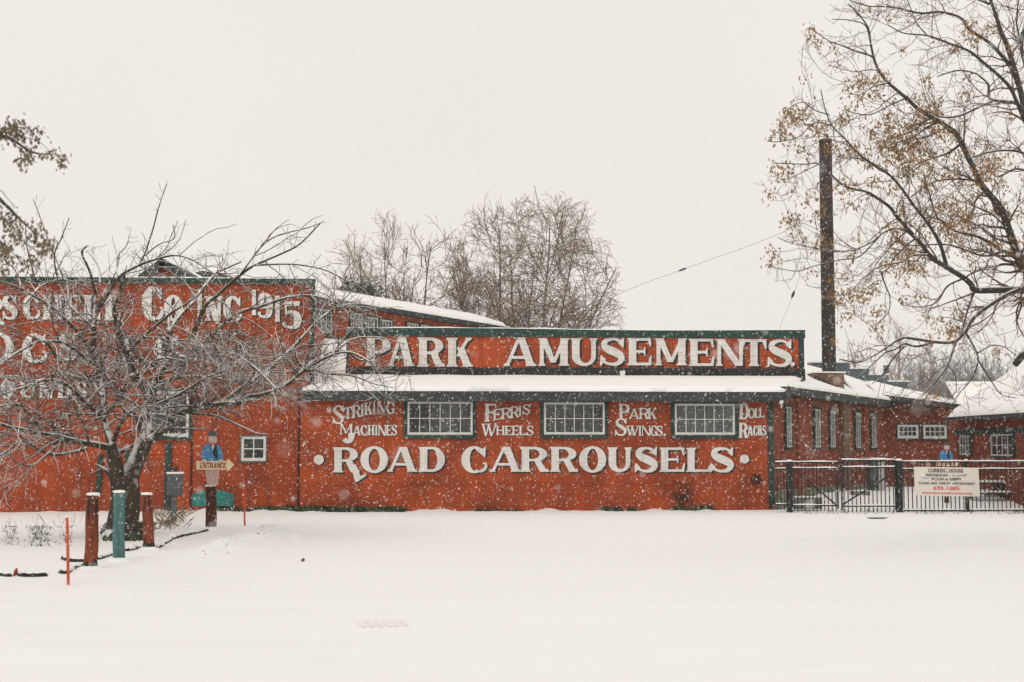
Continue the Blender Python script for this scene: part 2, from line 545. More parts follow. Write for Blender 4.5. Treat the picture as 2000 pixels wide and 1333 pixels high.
def glyph(ch, W, T=0.27, t=0.1, sh=0.06, so=0.06):
    R = lambda x0, y0, x1, y1: [(x0, y0), (x1, y0), (x1, y1), (x0, y1)]
    T = min(T, W * 0.42); so = min(so, W * (0.12 if W > .62 else 0.05))

    def foot(x0, x1, l=so, r=so):
        return [(x0 - l, 0), (x1 + r, 0), (x1 + r, sh * .5), (x1, sh * 1.7), (x0, sh * 1.7), (x0 - l, sh * .5)]

    def head(x0, x1, l=so, r=so):
        return [(x, 1 - y) for x, y in foot(x0, x1, l, r)][::-1]

    def stem(x0, w=T, top=True, bot=True):
        o = [R(x0, 0, x0 + w, 1)]
        if bot: o.append(foot(x0, x0 + w))
        if top: o.append(head(x0, x0 + w))
        return o

    def diag(xb, xt, wb, wt=None, y0=0.0, y1=1.0):
        wt = wb if wt is None else wt
        return [(xb, y0), (xb + wb, y0), (xt + wt, y1), (xt, y1)]
    if ch in 'IL1|':
        if ch == '1':
            return [R(W / 2 - T / 2, 0, W / 2 + T / 2, 1), foot(W / 2 - T / 2, W / 2 + T / 2), [(W / 2 - T / 2, 1), (W / 2 - T / 2, .8), (W / 2 - T / 2 - so * 1.4, .84), (W / 2 - T / 2 - so * 1.4, .9)]]
        if ch == 'I':
            return stem(W / 2 - T / 2)
        return stem(so) + [R(so + T, 0, W - t * .6, t), [(W - t * 1.1, t), (W, .34), (W, 0), (W - t * .6, 0)]]
    if ch in 'EF':
        o = stem(so) + [R(so + T, 1 - t, W * .93, 1), [(W * .85, 1 - t), (W * .93, 1), (W * .96, 1), (W * .97, .68), (W * .92, .68)],
                        R(so + T, .46, W * .7, .46 + t), [(W * .66, .46), (W * .7, .36), (W * .74, .36), (W * .74, .66), (W * .7, .66), (W * .66, .46 + t)]]
        if ch == 'E':
            o += [R(so + T, 0, W * .95, t), [(W * .86, t), (W * .95, .36), (W, .36), (W * .97, 0), (W * .93, 0)]]
        return o
    if ch == 'T':
        x = W / 2 - T / 2
        return [R(x, 0, x + T, 1), foot(x, x + T), R(0.03, 1 - t, W - .03, 1), [(0, 1), (0, .64), (.05, .64), (.15, 1 - t), (.15, 1)], [(W, 1), (W - .15, 1), (W - .15, 1 - t), (W - .05, .64), (W, .64)]]
    if ch == 'H':
        return stem(so) + stem(W - so - T) + [R(so + T, .46, W - so - T, .46 + t)]
    if ch == 'U':
        r = (W - so) / 2
        T2 = T * .62
        return [R(so, .36, so + T, 1), head(so, so + T), R(W - so - T2, .36, W - so, 1), head(W - so - T2, W - so)] + \
            [[(W / 2 + (W / 2 - so) * math.cos(a), .36 + .36 * math.sin(a)), (W / 2 + (W / 2 - so) * math.cos(b), .36 + .36 * math.sin(b)),
              ((so + T + W - so - T2) / 2 + (W - 2 * so - T - T2) / 2 * math.cos(b), .36 + (.36 - t * 1.1) * math.sin(b)),
              ((so + T + W - so - T2) / 2 + (W - 2 * so - T - T2) / 2 * math.cos(a), .36 + (.36 - t * 1.1) * math.sin(a))]
             for a, b in [(math.pi + math.pi * i / 16, math.pi + math.pi * (i + 1) / 16) for i in range(16)]]
    if ch == 'N':
        th = T * .5
        return [R(so, 0, so + th, 1), foot(so, so + th), R(W - so - th, 0, W - so, 1), head(W - so - th, W - so), diag(W - so - T * 1.05, so * .4, T * 1.05, T * 1.05), [(so * .2, 1), (-.02, 1), (-.02, .95), (so + .02, .9)]]
    if ch == 'M':
        th = T * .55
        return [R(so, 0, so + th, 1), foot(so, so + th), R(W - so - T, 0, W - so, 1), foot(W - so - T, W - so),
                head(so, so + th, so, 0), head(W - so - T, W - so, 0, so),
                diag(W / 2 - T * .45, so, T * .75, T * .95, .12), diag(W / 2 - T * .2, W - so - T * .75, T * .45, T * .6, .12)]
    if ch == 'A':
        a = W / 2 - T * .32
        return [diag(so, a, t * 1.25, t * 1.25), diag(W - so - T, a - .01, T, T * .98), foot(so, so + t * 1.25, so, so * .9), foot(W - so - T, W - so, so * .9, so),
                R(W * .27, .25, W * .68, .25 + t)]
    if ch == 'W':
        return [diag(W * .2, 0, T * .9), diag(W * .24, W * .42, t), diag(W * .56, W * .36, T * .9), diag(W * .6, W * .9, t), R(-.02, 1 - sh, W * .36, 1), R(W * .34, 1 - sh, W * .62, 1), R(W * .8, 1 - sh, W, 1)]
    if ch == 'K':
        return stem(so) + [diag(so + T, W - so - t * 1.6, t * 1.2, t * 1.2, .36), head(W - so - t * 1.6, W - so - t * .4, so, so), diag(W - so - T * 1.0, so + T * 1.1, T * 1.05, T * .95, 0, .66), foot(W - so - T, W - so, so * .7, so)]
    if ch in 'DPRB':
        y0 = 0 if ch == 'D' else .42
        cx = so + T + (W - so - T) * (.28 if ch == 'D' else .2)
        rx = W - cx - (0 if ch == 'D' else W * .04)
        o = stem(so) + [R(so + T, 1 - t, cx, 1), R(so + T, y0, cx, y0 + t)] + ring(cx, (1 + y0) / 2, rx, (1 - y0) / 2, T * 1.02, t, -90, 90, 24)
        if ch == 'R':
            o += [diag(W - so * .5 - T, W * .46, T, T * .9, 0, .5), [(W - so - T * .3, 0), (W + .02, 0), (W + .02, .07), (W - so, .14)]]
        return o
    if ch in 'OQ0':
        return ring(W / 2, .5, W / 2, .515, T * 1.05, t, 0, 360, 48)
    if ch in 'CG':
        o = ring(W / 2, .5, W / 2, .515, T * 1.08, t, 52, 300, 36)
        o += [[(W * .70, .93), (W * .66, .80), (W * .86, .62), (W * .92, .62), (W * .93, .98), (W * .88, .98), (W * .84, .9)]]
        if ch == 'C':
            o += stroke([(W * .72, .05, .11), (W * .88, .14, .12), (W * .95, .27, .10), (W * .90, .37, .07), (W * .82, .34, .05)])
        else:
            o += [R(W * .68, .06, W * .68 + T * .9, .42), R(W * .58, .38, W, .46), ]
        return o
    if ch == 'S':
        k = T / .27
        o = stroke([(W * .80, .76, .09), (W * .72, .90, .10), (W * .5, .955, .10), (W * .26, .885, .17 * k), (W * .19, .735, .23 * k), (W * .32, .60, .27 * k), (W * .56, .49, .285 * k),
                    (W * .77, .375, .27 * k), (W * .82, .235, .22 * k), (W * .70, .09, .15 * k), (W * .46, .05, .10), (W * .22, .12, .10), (W * .14, .26, .08)])
        o += [[(W * .70, .80), (W * .86, .66), (W * .91, .66), (W * .92, 1.0), (W * .87, 1.0), (W * .80, .9)], [(W * .26, .2), (W * .1, .36), (W * .05, .36), (W * .03, 0), (W * .08, 0), (W * .15, .1)]]
        return o
    if ch == '9':
        return ring(W / 2, .68, W / 2, .32, T, t, 0, 360, 30) + stroke([(W - T / 2, .68, T), (W - T * .55, .45, T), (W * .72, .16, T * .8), (W * .42, .045, t), (W * .14, .1, t), (W * .1, .22, t * 1.6)])
    if ch == '5':
        return [[(W * .12, 1), (W * .17, .52), (W * .26, .52), (W * .24, .84), (W * .9, .84), (W * .95, 1.03)]] + stroke([(W * .18, .55, t), (W * .42, .63, t * 1.2), (W * .74, .52, T * .9), (W * .84, .32, T), (W * .72, .1, T * .8), (W * .42, .04, t), (W * .14, .12, t * 1.3), (W * .12, .24, t * 1.5)])
    if ch == '.':
        return ring(W / 2, .5, W / 2, .5, W / 2 - .001, .499, 0, 360, 20)
    if ch == 'j':        # hook tail
        return stroke([(W * .75, 1, W * .5), (W * .75, .55, W * .5), (W * .62, .15, W * .4), (W * .35, .1, W * .36), (W * .16, .34, W * .36)])
    if ch == 'k':        # kicked leg of the big R
        return [[(W * .0, 1), (W * .30, .02), (W * .42, .0), (W * 1.0, .38), (W * .97, .47), (W * .62, .36), (W * .36, 1)]]
    raise ValueError(ch)


def write_word(wall, letters, name, parent, mat, shade_mat=None, off=0.012, shade=(3.0, 3.5), T=0.27, t=0.1):
    """letters: (char, u0, u1, v_top, v_bottom[, rise]) in picture pixels cast on to the wall"""
    up, dn = MB(), MB()
    cnt = 0
    for L in letters:
        ch, u0, u1, v0, v1 = L[:5]
        rise = L[5] if len(L) > 5 else 0.0
        W = (u1 - u0) / (v1 - v0)
        for poly in glyph(ch, W, T, t):
            cnt += 1
            px = [(u0 + x * (v1 - v0), v1 - y * (v1 - v0) - rise * x / W) for x, y in poly]
            o = off + 0.00006 * (cnt % 97)
            up.add([wall.pt(u, v, o) for u, v in px], [tuple(range(len(px)))])
            if shade_mat is not None:
                for q in ((1.0, 0.55) if max(shade) > 1.6 else (1.0,)):
                    o = off * 0.3 + 0.00005 * (cnt % 89) + (0.0002 if q < 1 else 0)
                    dn.add([wall.pt(u + shade[0] * q, v + shade[1] * q, o) for u, v in px], [tuple(range(len(px)))])
    w = build(up, name, mat, parent)
    if shade_mat is not None:
        build(dn, 'drop_shadow', shade_mat, w)
    return w


def make_window(wall, u0, v0, u1, v1, cols, rows, parent, trim=6.0, sash=4.0, glass='glass', trim_mat='green', mun=1.6, off=0.0, sill=0.0, name='window'):
    """u0..v1: outside of the white sash; trim: pixels of coloured casing around it"""
    q0, z1 = wall.sz(u0, v0, off); q1, z0 = wall.sz(u1, v1, off)
    if q1 < q0: q0, q1 = q1, q0
    kx = (q1 - q0) / (u1 - u0); kz = (z1 - z0) / (v1 - v0)
    tz = trim * kz; tx = tz if trim else 0
    s = sash * kz; sx = s * min(1.0, kx / kz * 0 + 1.0); m = mun * kz
    g = MB()
    o = off
    g.wbox(wall, q0 - tx, z1, q1 + tx, z1 + tz, o, o + .06); g.wbox(wall, q0 - tx, z0 - tz, q1 + tx, z0, o, o + .075)
    g.wbox(wall, q0 - tx, z0, q0, z1, o, o + .058); g.wbox(wall, q1, z0, q1 + tx, z1, o, o + .058)
    win = build(g, name, M[trim_mat], parent)
    f = MB()
    f.wbox(wall, q0, z1 - s, q1, z1, o, o + .045); f.wbox(wall, q0, z0, q1, z0 + s * (1.25 + sill), o, o + .05)
    f.wbox(wall, q0, z0 + s * (1.25 + sill), q0 + s, z1 - s, o, o + .045); f.wbox(wall, q1 - s, z0 + s * (1.25 + sill), q1, z1 - s, o, o + .045)
    for i in range(1, cols):
        c = q0 + s + (q1 - q0 - 2 * s) * i / cols
        f.wbox(wall, c - m / 2, z0 + s, c + m / 2, z1 - s, o, o + .036)
    for j in range(1, rows):
        c = z0 + s + (z1 - z0 - 2 * s) * j / rows
        f.wbox(wall, q0 + s, c - m / 2, q1 - s, c + m / 2, o, o + .033)
    build(f, 'frame', M['white_frame'], win)
    p = MB(); p.wbox(wall, q0 + s * .5, z0 + s * .5, q1 - s * .5, z1 - s * .5, o, o + .015)
    build(p, 'pane', M[glass], win)
    return win


def slab(pts, th):
    """roof slab: polygon (world pts, seen from above) with a vertical thickness"""
    return MB().prism([np.asarray(p) for p in pts], (0, 0, -th))


def snow_slab(pts, th=0.13, sub=10, seed=1, over=0.03):
    """a soft blanket of snow over a quad (p0,p1 along the eave; p3,p2 at the top)"""
    rs = np.random.RandomState(seed)
    p = [np.asarray(q, float) for q in pts]
    nu = max(8, int(np.linalg.norm(p[1] - p[0]) / 0.22)); nv = max(6, int(np.linalg.norm(p[3] - p[0]) / 0.25))
    U, V = np.meshgrid(np.linspace(0, 1, nu + 1), np.linspace(0, 1, nv + 1))
    U3, V3 = U[..., None], V[..., None]
    S = (p[0] * (1 - U3) + p[1] * U3) * (1 - V3) + (p[3] * (1 - U3) + p[2] * U3) * V3
    du = np.minimum(U, 1 - U) * np.linalg.norm(p[1] - p[0]); dv = np.minimum(V, 1 - V) * np.linalg.norm(p[3] - p[0])
    edge = np.minimum(du, dv)
    prof = np.clip(edge / 0.16, 0, 1) ** 0.5
    wob = sum(rs.uniform(.3, 1) * np.sin(S[..., 0] * rs.uniform(.6, 4) + S[..., 1] * rs.uniform(.6, 4) + rs.uniform(0, 6)) for _ in range(8)) / 8
    S[..., 2] += th * (0.25 + 0.75 * prof) * (1 + 0.22 * wob)
    n = (nu + 1)
    idx = np.arange(nv)[:, None] * n + np.arange(nu)[None, :]
    Q = np.stack([idx, idx + 1, idx + n + 1, idx + n], -1).reshape(-1, 4)
    q = np.arange(nu + 1) * 0.22
    S[0, :, 2] -= 0.016 * (1 + np.sin(q * 1.1 + seed) + .7 * np.sin(q * 2.9 + 2 * seed) + .5 * np.sin(q * 6.3))
    S[1, :, 2] += 0.012 * np.sin(q * 2.3 + seed)
    top = S.reshape(-1, 3)
    m = MB(); m.add(top, [tuple(q) for q in Q])
    loop = list(range(0, n)) + [k * n + nu for k in range(1, nv + 1)] + [nv * n + k for k in range(nu - 1, -1, -1)] + [k * n for k in range(nv - 1, 0, -1)]
    base = []
    for i in loop:
        r, c = divmod(i, n)
        b = (p[0] * (1 - c / nu) + p[1] * c / nu) * (1 - r / nv) + (p[3] * (1 - c / nu) + p[2] * c / nu) * (r / nv)
        base.append(b)
    k0 = m.n; L = len(loop)
    m.v.extend([tuple(float(c) for c in b) for b in base]); m.n += L
    m.f.extend([(loop[i], k0 + i, k0 + (i + 1) % L, loop[(i + 1) % L]) for i in range(L)])
    return m


# ------------------------------------------------------------------ the sign-fronted building
YM = 38.2
FRONT = wall_y(YM)
mb_root_loc = FRONT.pt(1000, 997); mb_root_loc[2] = 0
main = thing('amusement_works_building', mb_root_loc, 'long low red boarded building with PARK AMUSEMENTS sign above a snowy lean-to roof', 'building')
qL, _ = FRONT.sz(586, 900); qR, _ = FRONT.sz(1508, 900)
_, zE = FRONT.sz(1050, 768)
g = MB(); g.wbox(FRONT, qL, -0.35, qR, zE, -0.3, 0.0)
build(g, 'wall', M['red'], main)
YS = 41.4
SIGN = wall_y(YS)
q0s, zs0 = SIGN.sz(677, 740); q1s, _ = SIGN.sz(1570, 740)
_, zs1 = SIGN.sz(1100, 647)
ridge_z = zs0 + 0.0
# lean-to roof
eave_y = YM - 0.38
EAVE = wall_y(eave_y)
eL = EAVE.pt(590, 766); eR = EAVE.pt(1532, 769)
ez = EAVE.sz(1050, 765)[1]
eL[2] = eR[2] = ez
tR = SIGN.pt(1567, 743); tL = SIGN.pt(590, 741)
tR[2] = tL[2] = zs0 + 0.02
build(slab([eL, eR, tR, tL], 0.10), 'roof', M['trim_grey'], main)
roofm = main.children[-1] if main.children else None
build(snow_slab([eL + np.array([0, .02, .003]), eR + np.array([0, .02, .003]), tR + np.array([0, -.01, .003]), tL + np.array([0, -.01, .003])], 0.12, seed=3), 'roof_snow', M['roof_snow'], main, smooth=True)
g = MB(); g.wbox(EAVE, eL[0], ez - .26, eR[0], ez - .005, -0.04, 0.02)
build(g, 'fascia', M['trim_grey'], main)
g = MB(); g.bar(eR + np.array([.03, 0, -.13]), tR + np.array([.03, 0, -.13]), .05, .26)
build(g, 'rake_board', M['trim_grey'], main)
# sign parapet
g = MB(); g.wbox(SIGN, q0s, zs0 - .1, q1s, zs1, -0.3, 0.0)
sign = build(g, 'sign_parapet', M['red_sign'], main)
_, zg0 = SIGN.sz(1100, 659)
g = MB()
for i in range(14):                                        # the old board sags along its top
    a, b = q0s - .05 + (q1s - q0s + .1) * i / 14, q0s - .05 + (q1s - q0s + .1) * (i + 1) / 14
    f = lambda q: zs1 + 0.05 + 0.02 * math.sin(q * .55 + 1.0)
    g.hexa([SIGN.at(a, zg0, .05), SIGN.at(b, zg0, .05), SIGN.at(b, zg0, -.32), SIGN.at(a, zg0, -.32)], [SIGN.at(a, f(a), .05), SIGN.at(b, f(b), .05), SIGN.at(b, f(b), -.32), SIGN.at(a, f(a), -.32)])
build(g, 'cornice', M['green'], sign)
g = MB()
for i in range(28):
    a, b = q0s - .05 + (q1s - q0s + .1) * i / 28, q0s - .05 + (q1s - q0s + .1) * (i + 1) / 28
    h = lambda q: f(q) + .025 + .02 * math.sin(q * 3.1) * math.sin(q * 1.3)
    g.hexa([SIGN.at(a, f(a), .04), SIGN.at(b, f(b), .04), SIGN.at(b, f(b), -.3), SIGN.at(a, f(a), -.3)], [SIGN.at(a, h(a), .02), SIGN.at(b, h(b), .02), SIGN.at(b, h(b), -.28), SIGN.at(a, h(a), -.28)])
build(g, 'snow_cap', M['roof_snow'], sign)
_, zb = SIGN.sz(1100, 719)
g = MB(); g.wbox(SIGN, q0s - .03, zs0 - .02, q1s + .03, zb, 0, .045); g.wbox(SIGN, q0s - .03, zs0 - .02, q1s + .03, (zs0 + zb) / 2 - .02, .045, .075)
build(g, 'base_board', M['black_board'], sign)
for u0, u1 in ((1560, 1570.5), (676.5, 681)):
    g = MB(); g.pbox(SIGN, u0, 658, u1, 719, 0, .04); build(g, 'edge_board', M['green'], sign)
g = MB(); g.prism([SIGN.pt(1209.5, 725.5, .08), SIGN.pt(1220, 725.5, .08), SIGN.pt(1218.5, 738, .08), SIGN.pt(1211, 738, .08)], (0, -.16, 0))
build(g, 'scupper', M['white_paint'], sign)
AV = (661, 715.5)
write_word(SIGN, [('P', 713, 765, 657, 715), ('A', 756, 810, 658, 715.5), ('R', 815, 868, 659.5, 716.5), ('K', 872, 924, 660, 716.5)], 'lettering', sign, M['white_letter'], M['black_letter'], shade=(4.5, 4.0))
write_word(SIGN, [('A', 983, 1048, 659, 715.5), ('M', 1051, 1112, 661, 715), ('U', 1114, 1167, 661, 715.5), ('S', 1170, 1223, 660, 714.5), ('E', 1225, 1273, 660.5, 714),
                  ('M', 1279, 1342, 661, 714), ('E', 1345, 1395, 662, 715.5), ('N', 1398, 1454, 662.5, 715), ('T', 1448, 1497, 663, 715.5), ('S', 1497, 1550, 663.5, 717), ('.', 1544, 1552.5, 707.5, 716)],
           'lettering', sign, M['white_letter'], M['black_letter'], shade=(4.5, 4.0))
RV = (873, 922)
write_word(FRONT, [('R', 650, 701, 874, 923), ('k', 684, 716, 908, 942), ('O', 704, 758, 872.5, 923.5), ('A', 756, 815, 873, 922), ('D', 817, 869, 873, 922)], 'lettering', main, M['white_letter_low'], M['black_letter'], shade=(3.6, 2.8), T=.3)
write_word(FRONT, [('C', 901, 952, 872.5, 924), ('A', 956, 1018, 873, 922), ('R', 1016, 1071, 873, 922), ('R', 1074, 1128, 873, 922), ('O', 1131, 1184, 872.5, 923),
                   ('U', 1186, 1234, 874, 922.5), ('S', 1238, 1287, 873.5, 923), ('E', 1288, 1338, 874.5, 922), ('L', 1340, 1387, 875, 922), ('S', 1385, 1436, 874, 923)], 'lettering', main, M['white_letter_low'], M['black_letter'], shade=(3.6, 2.8), T=.3)
write_word(FRONT, [('.', 613, 632.5, 888.5, 908)], 'lettering', main, M['white_letter_low'], M['black_letter'], shade=(4, 1.2))
write_word(FRONT, [('.', 1445, 1463, 888, 906)], 'lettering', main, M['white_letter_low'], M['black_letter'], shade=(4, 1.2))
SK = dict(mat=M['white_letter_low'], shade_mat=M['black_letter'], shade=(1.6, 1.2))
sm = dict(T=.19, t=.1)
write_word(FRONT, [('S', 649, 673, 792, 829), ('T', 671, 688, 797, 820, 3), ('R', 687, 705, 793, 817.5, 3), ('I', 703, 712, 790, 814, 1), ('K', 711, 728, 787.5, 811.5, 2), ('I', 727, 735, 785.5, 809, 1), ('N', 736, 754, 785, 807.5, 1), ('G', 754, 772, 785.5, 809)], 'lettering', main, **SK, **sm)
write_word(FRONT, [('M', 664, 689, 828, 849), ('j', 668, 692, 846, 864), ('A', 689, 705, 832, 851), ('C', 704, 718, 831, 851), ('H', 718, 732, 830.5, 850.5), ('I', 731, 739, 831, 851), ('N', 738, 755, 830.5, 851), ('E', 754, 765.5, 830.5, 851), ('S', 764.5, 776, 830, 851)], 'lettering', main, **SK, **sm)
write_word(FRONT, [('F', 946, 970, 789, 824), ('E', 963, 980, 801, 822, 3), ('R', 979, 998, 798, 820, 3), ('R', 996, 1014, 795.5, 818, 3), ('I', 1011.5, 1020, 793.5, 813, 1), ('S', 1020, 1037, 790, 810)], 'lettering', main, **SK, **sm)
write_word(FRONT, [('W', 941, 971, 828, 852), ('H', 969, 986, 832, 850.5), ('E', 986, 1001, 832, 850.5), ('E', 1000, 1014, 832, 850.5), ('L', 1014, 1028, 832, 850.5), ('S', 1028, 1043, 832, 851.5)], 'lettering', main, **SK, **sm)
write_word(FRONT, [('P', 1208, 1231, 789, 820.5), ('A', 1228, 1249, 798.5, 819), ('R', 1248, 1268, 797.5, 819), ('K', 1265, 1283, 797.5, 819)], 'lettering', main, **SK, **sm)
write_word(FRONT, [('S', 1200, 1226, 817, 852), ('W', 1224, 1248, 832, 851.5), ('I', 1246, 1254, 832, 851.5), ('N', 1253, 1271, 832, 851.5), ('G', 1270, 1284, 832, 852), ('S', 1282, 1295, 832, 852), ('.', 1295.5, 1301, 847, 852.5)], 'lettering', main, **SK, **sm)
write_word(FRONT, [('D', 1443, 1463, 789, 819.5), ('O', 1461, 1475, 798, 817.5), ('L', 1474, 1484, 797.5, 816.5), ('L', 1483, 1493.5, 797, 815.5)], 'lettering', main, **SK, **sm)
write_word(FRONT, [('R', 1443, 1461, 826, 856), ('A', 1459.5, 1471, 832.5, 851.5), ('C', 1471, 1479, 832, 851.5), ('K', 1479.6, 1488.6, 831.5, 851), ('S', 1488.6, 1497, 831.5, 851)], 'lettering', main, **SK, **sm)
make_window(FRONT, 796, 785, 923, 850, 6, 2, main, trim=7)
make_window(FRONT, 1062, 786.5, 1181, 849.5, 6, 2, main, trim=7)
make_window(FRONT, 1317, 789, 1435, 850, 6, 2, main, trim=7, glass='glass_pale')
g = MB(); g.pbox(FRONT, 1498.5, 771, 1512, 989, 0, .05)
build(g, 'corner_board', M['green'], main)
g = MB(); g.pbox(FRONT, 586, 944, 1498, 945.6, 0, .02)
build(g, 'seam_board', M['red'], main)
g = MB(); c = FRONT.pt(1477, 937)
g.tube([c, c + np.array([0, -.08, 0]), c + np.array([0, -.085, 0])], [.15, .15, .12], 20)
build(g, 'round_vent', M['post_brown'], main)
# rear roof that climbs behind the sign to the clerestory
VP_U = 2460.0
VPD = RT * ((VP_U - 1000) / F_PX) + FH; VPD /= np.linalg.norm(VPD)
cA = P(607, 880, 45.6); CLER = Wall(cA, cA + VPD)
_, zc0 = CLER.sz(614, 661); _, zc1 = CLER.sz(614, 580)
g = MB()
r0 = np.array([tL[0] + .1, YS + .01, zs0 + .03]); r1 = np.array([SIGN.pt(1500, 741)[0], YS + .01, zs0 + .03])
b0 = CLER.at(-0.6, zc0 - .02, 0.02); b1 = CLER.at(12, zc0 - .02, 0.02)
build(snow_slab([r0, r1, b1, b0], 0.12, seed=8), 'rear_roof_snow', M['roof_snow'], main, smooth=True)
g = MB(); g.add([r0 + (0, .02, -.3), r1 + (0, .02, -.3), b1 - (0, 0, 1.1), b0 - (0, 0, 1.1), (r0[0], r0[1], 0), (r1[0], r1[1], 0), (b1[0], b1[1], 0), (b0[0], b0[1], 0)], [(3, 2, 1, 0), (4, 5, 6, 7), (0, 1, 5, 4), (1, 2, 6, 5), (2, 3, 7, 6), (3, 0, 4, 7)])
build(g, 'rear_wall', M['red'], main)

# ------------------------------------------------------------------ tall hall on the left
HALL = wall_y(YM + .3)
hq0, _ = HALL.sz(-220, 800); hq1, _ = HALL.sz(611, 650)
hz1 = HALL.sz(300, 545)[1]
hall = thing('false_front_hall', HALL.at((hq0 + hq1) / 2, 0), 'tall red false-fronted hall behind the bare apple tree, lettered CO INC 1915', 'building')
g = MB(); g.wbox(HALL, hq0, -.5, hq1, hz1, -.45, 0)
build(g, 'wall', M['red_hall'], hall)
g = MB(); g.box((hq0, YM + .75, -.5), (hq1 - .2, YM + 9.5, hz1 - .9))
build(g, 'body', M['red'], hall)
g = snow_slab([(hq0, YM + .78, hz1 - .88), (hq1 - .2, YM + .78, hz1 - .88), (hq1 - .2, YM + 9.5, hz1 - .88), (hq0, YM + 9.5, hz1 - .88)], .12, seed=11)
build(g, 'roof_snow', M['roof_snow'], hall, smooth=True)
_, zf = HALL.sz(300, 553.5)
g = MB(); g.wbox(HALL, hq0, zf, hq1 + .06, hz1 + .02, 0, .07)
build(g, 'fascia', M['green'], hall)
g = MB(); g.wbox(HALL, hq0, hz1 + .021, hq1 + .05, hz1 + .055, -.4, .06)
build(g, 'snow_cap', M['roof_snow'], hall)
qa, _ = HALL.sz(606, 650); _, zc = HALL.sz(609, 757)
g = MB(); g.wbox(HALL, qa, zc, hq1 + .05, zf, 0, .06)
build(g, 'corner_board', M['green'], hall)
# lettering (the arched company line and two lines mostly lost behind the branches)
HL = dict(mat=M['white_letter_low'], shade_mat=M['black_letter'], shade=(3.2, 2.6))
write_word(HALL, [('R', -44, 8, 578, 634), ('S', 4, 34, 577, 625), ('C', 44, 78, 576, 624), ('H', 82, 123, 576, 624), ('E', 124, 159, 576, 624), ('L', 162, 196, 577, 625), ('L', 203, 235, 577, 626)], 'lettering', hall, **HL)
write_word(HALL, [('C', 277, 319, 560, 626), ('O', 320, 357, 577, 627)], 'lettering', hall, **HL)
write_word(HALL, [('I', 380, 400, 565, 627), ('N', 400, 434, 579, 627), ('C', 436, 472, 579, 628)], 'lettering', hall, **HL)
write_word(HALL, [('1', 487, 505, 566, 616), ('9', 503, 533, 570, 620, -4), ('1', 532, 552, 578, 629), ('5', 551, 588, 590, 642)], 'lettering', hall, **HL)
write_word(HALL, [('D', -34, 27, 650, 706), ('C', 43, 92, 652, 709), ('S', 114, 150, 652, 706), ('L', 238, 276, 655, 706), ('C', 300, 352, 656, 708)], 'lettering', hall, **HL)
write_word(HALL, [('O', 0, 27, 744, 778), ('U', 38, 70, 745, 778), ('N', 76, 104, 746, 778), ('D', 112, 140, 746, 778), ('S', 146, 170, 746, 778)], 'lettering', hall, **HL)
make_window(HALL, 292, 764, 369, 854, 2, 2, hall, trim=6.5, sash=5.5, mun=2.2)
make_window(HALL, 472, 853, 519.5, 901, 2, 2, hall, trim=2.5, sash=5, mun=2.2, trim_mat='box_grey')
for (u0, u1, v0, v1) in ((324, 333, 866, 1006), (246, 254, 880, 906)):
    g = MB(); g.pbox(HALL, u0, v0, u1, v1, .01, .1)
    build(g, 'downspout', M['green'], hall)
g = MB()
q, z = HALL.sz(198, 888); q2, z2 = HALL.sz(192, 966)
g.bar(HALL.at(q, z, .06), HALL.at(q2, z2, .06), .12, .1, (0, 1, 0))
build(g, 'downspout', M['green'], hall)
g = MB(); g.pbox(HALL, 340, 911, 346, 920, 0, .12)
build(g, 'meter', M['black_board'], hall)
for u0, u1, v0 in ((372.5, 374.5, 862), (583, 586, 757)):
    g = MB(); g.pbox(HALL, u0, v0, u1, 1000, 0, .02); build(g, 'batten', M['post_brown'], hall)
# gable behind the parapet
GB = wall_y(YM + 3.8)
a = GB.pt(318, 508); bl = GB.pt(262, 551); br = GB.pt(402, 551)
gw = MB(); gw.prism([bl, br, a], (0, 7, 0))
gable = build(gw, 'gable', M['red'], hall)
g = MB()
for p, e in ((bl, a), (a, br)):
    d = (e - p) / np.linalg.norm(e - p); nrm = np.cross(d, (0, 1, 0)); nrm = nrm * np.sign(nrm[2]) if nrm[2] else nrm
    lo, hi = -.2, .03
    s0 = p - d * (.25 if p is bl else 0); s1 = e + d * (0 if p is bl else .25)
    g.hexa([s0 + nrm * lo + (0, -.25, 0), s1 + nrm * lo + (0, -.25, 0), s1 + nrm * lo + (0, -.02, 0), s0 + nrm * lo + (0, -.02, 0)], [s0 + nrm * hi + (0, -.25, 0), s1 + nrm * hi + (0, -.25, 0), s1 + nrm * hi + (0, -.02, 0), s0 + nrm * hi + (0, -.02, 0)])
build(g, 'bargeboard', M['green'], gable)
up = np.array([0, 0, .03]); yv = np.array([0, -.26, 0])
m1 = snow_slab([bl + yv + up, a + yv + up, a + up + (0, 7, 0), bl + up + (0, 7, 0)], .08, seed=14)
m2 = snow_slab([a + yv + up, br + yv + up, br + up + (0, 7, 0), a + up + (0, 7, 0)], .08, seed=15)
build(m1, 'roof_snow', M['roof_snow'], gable, smooth=True); build(m2, 'roof_snow', M['roof_snow'], gable, smooth=True)

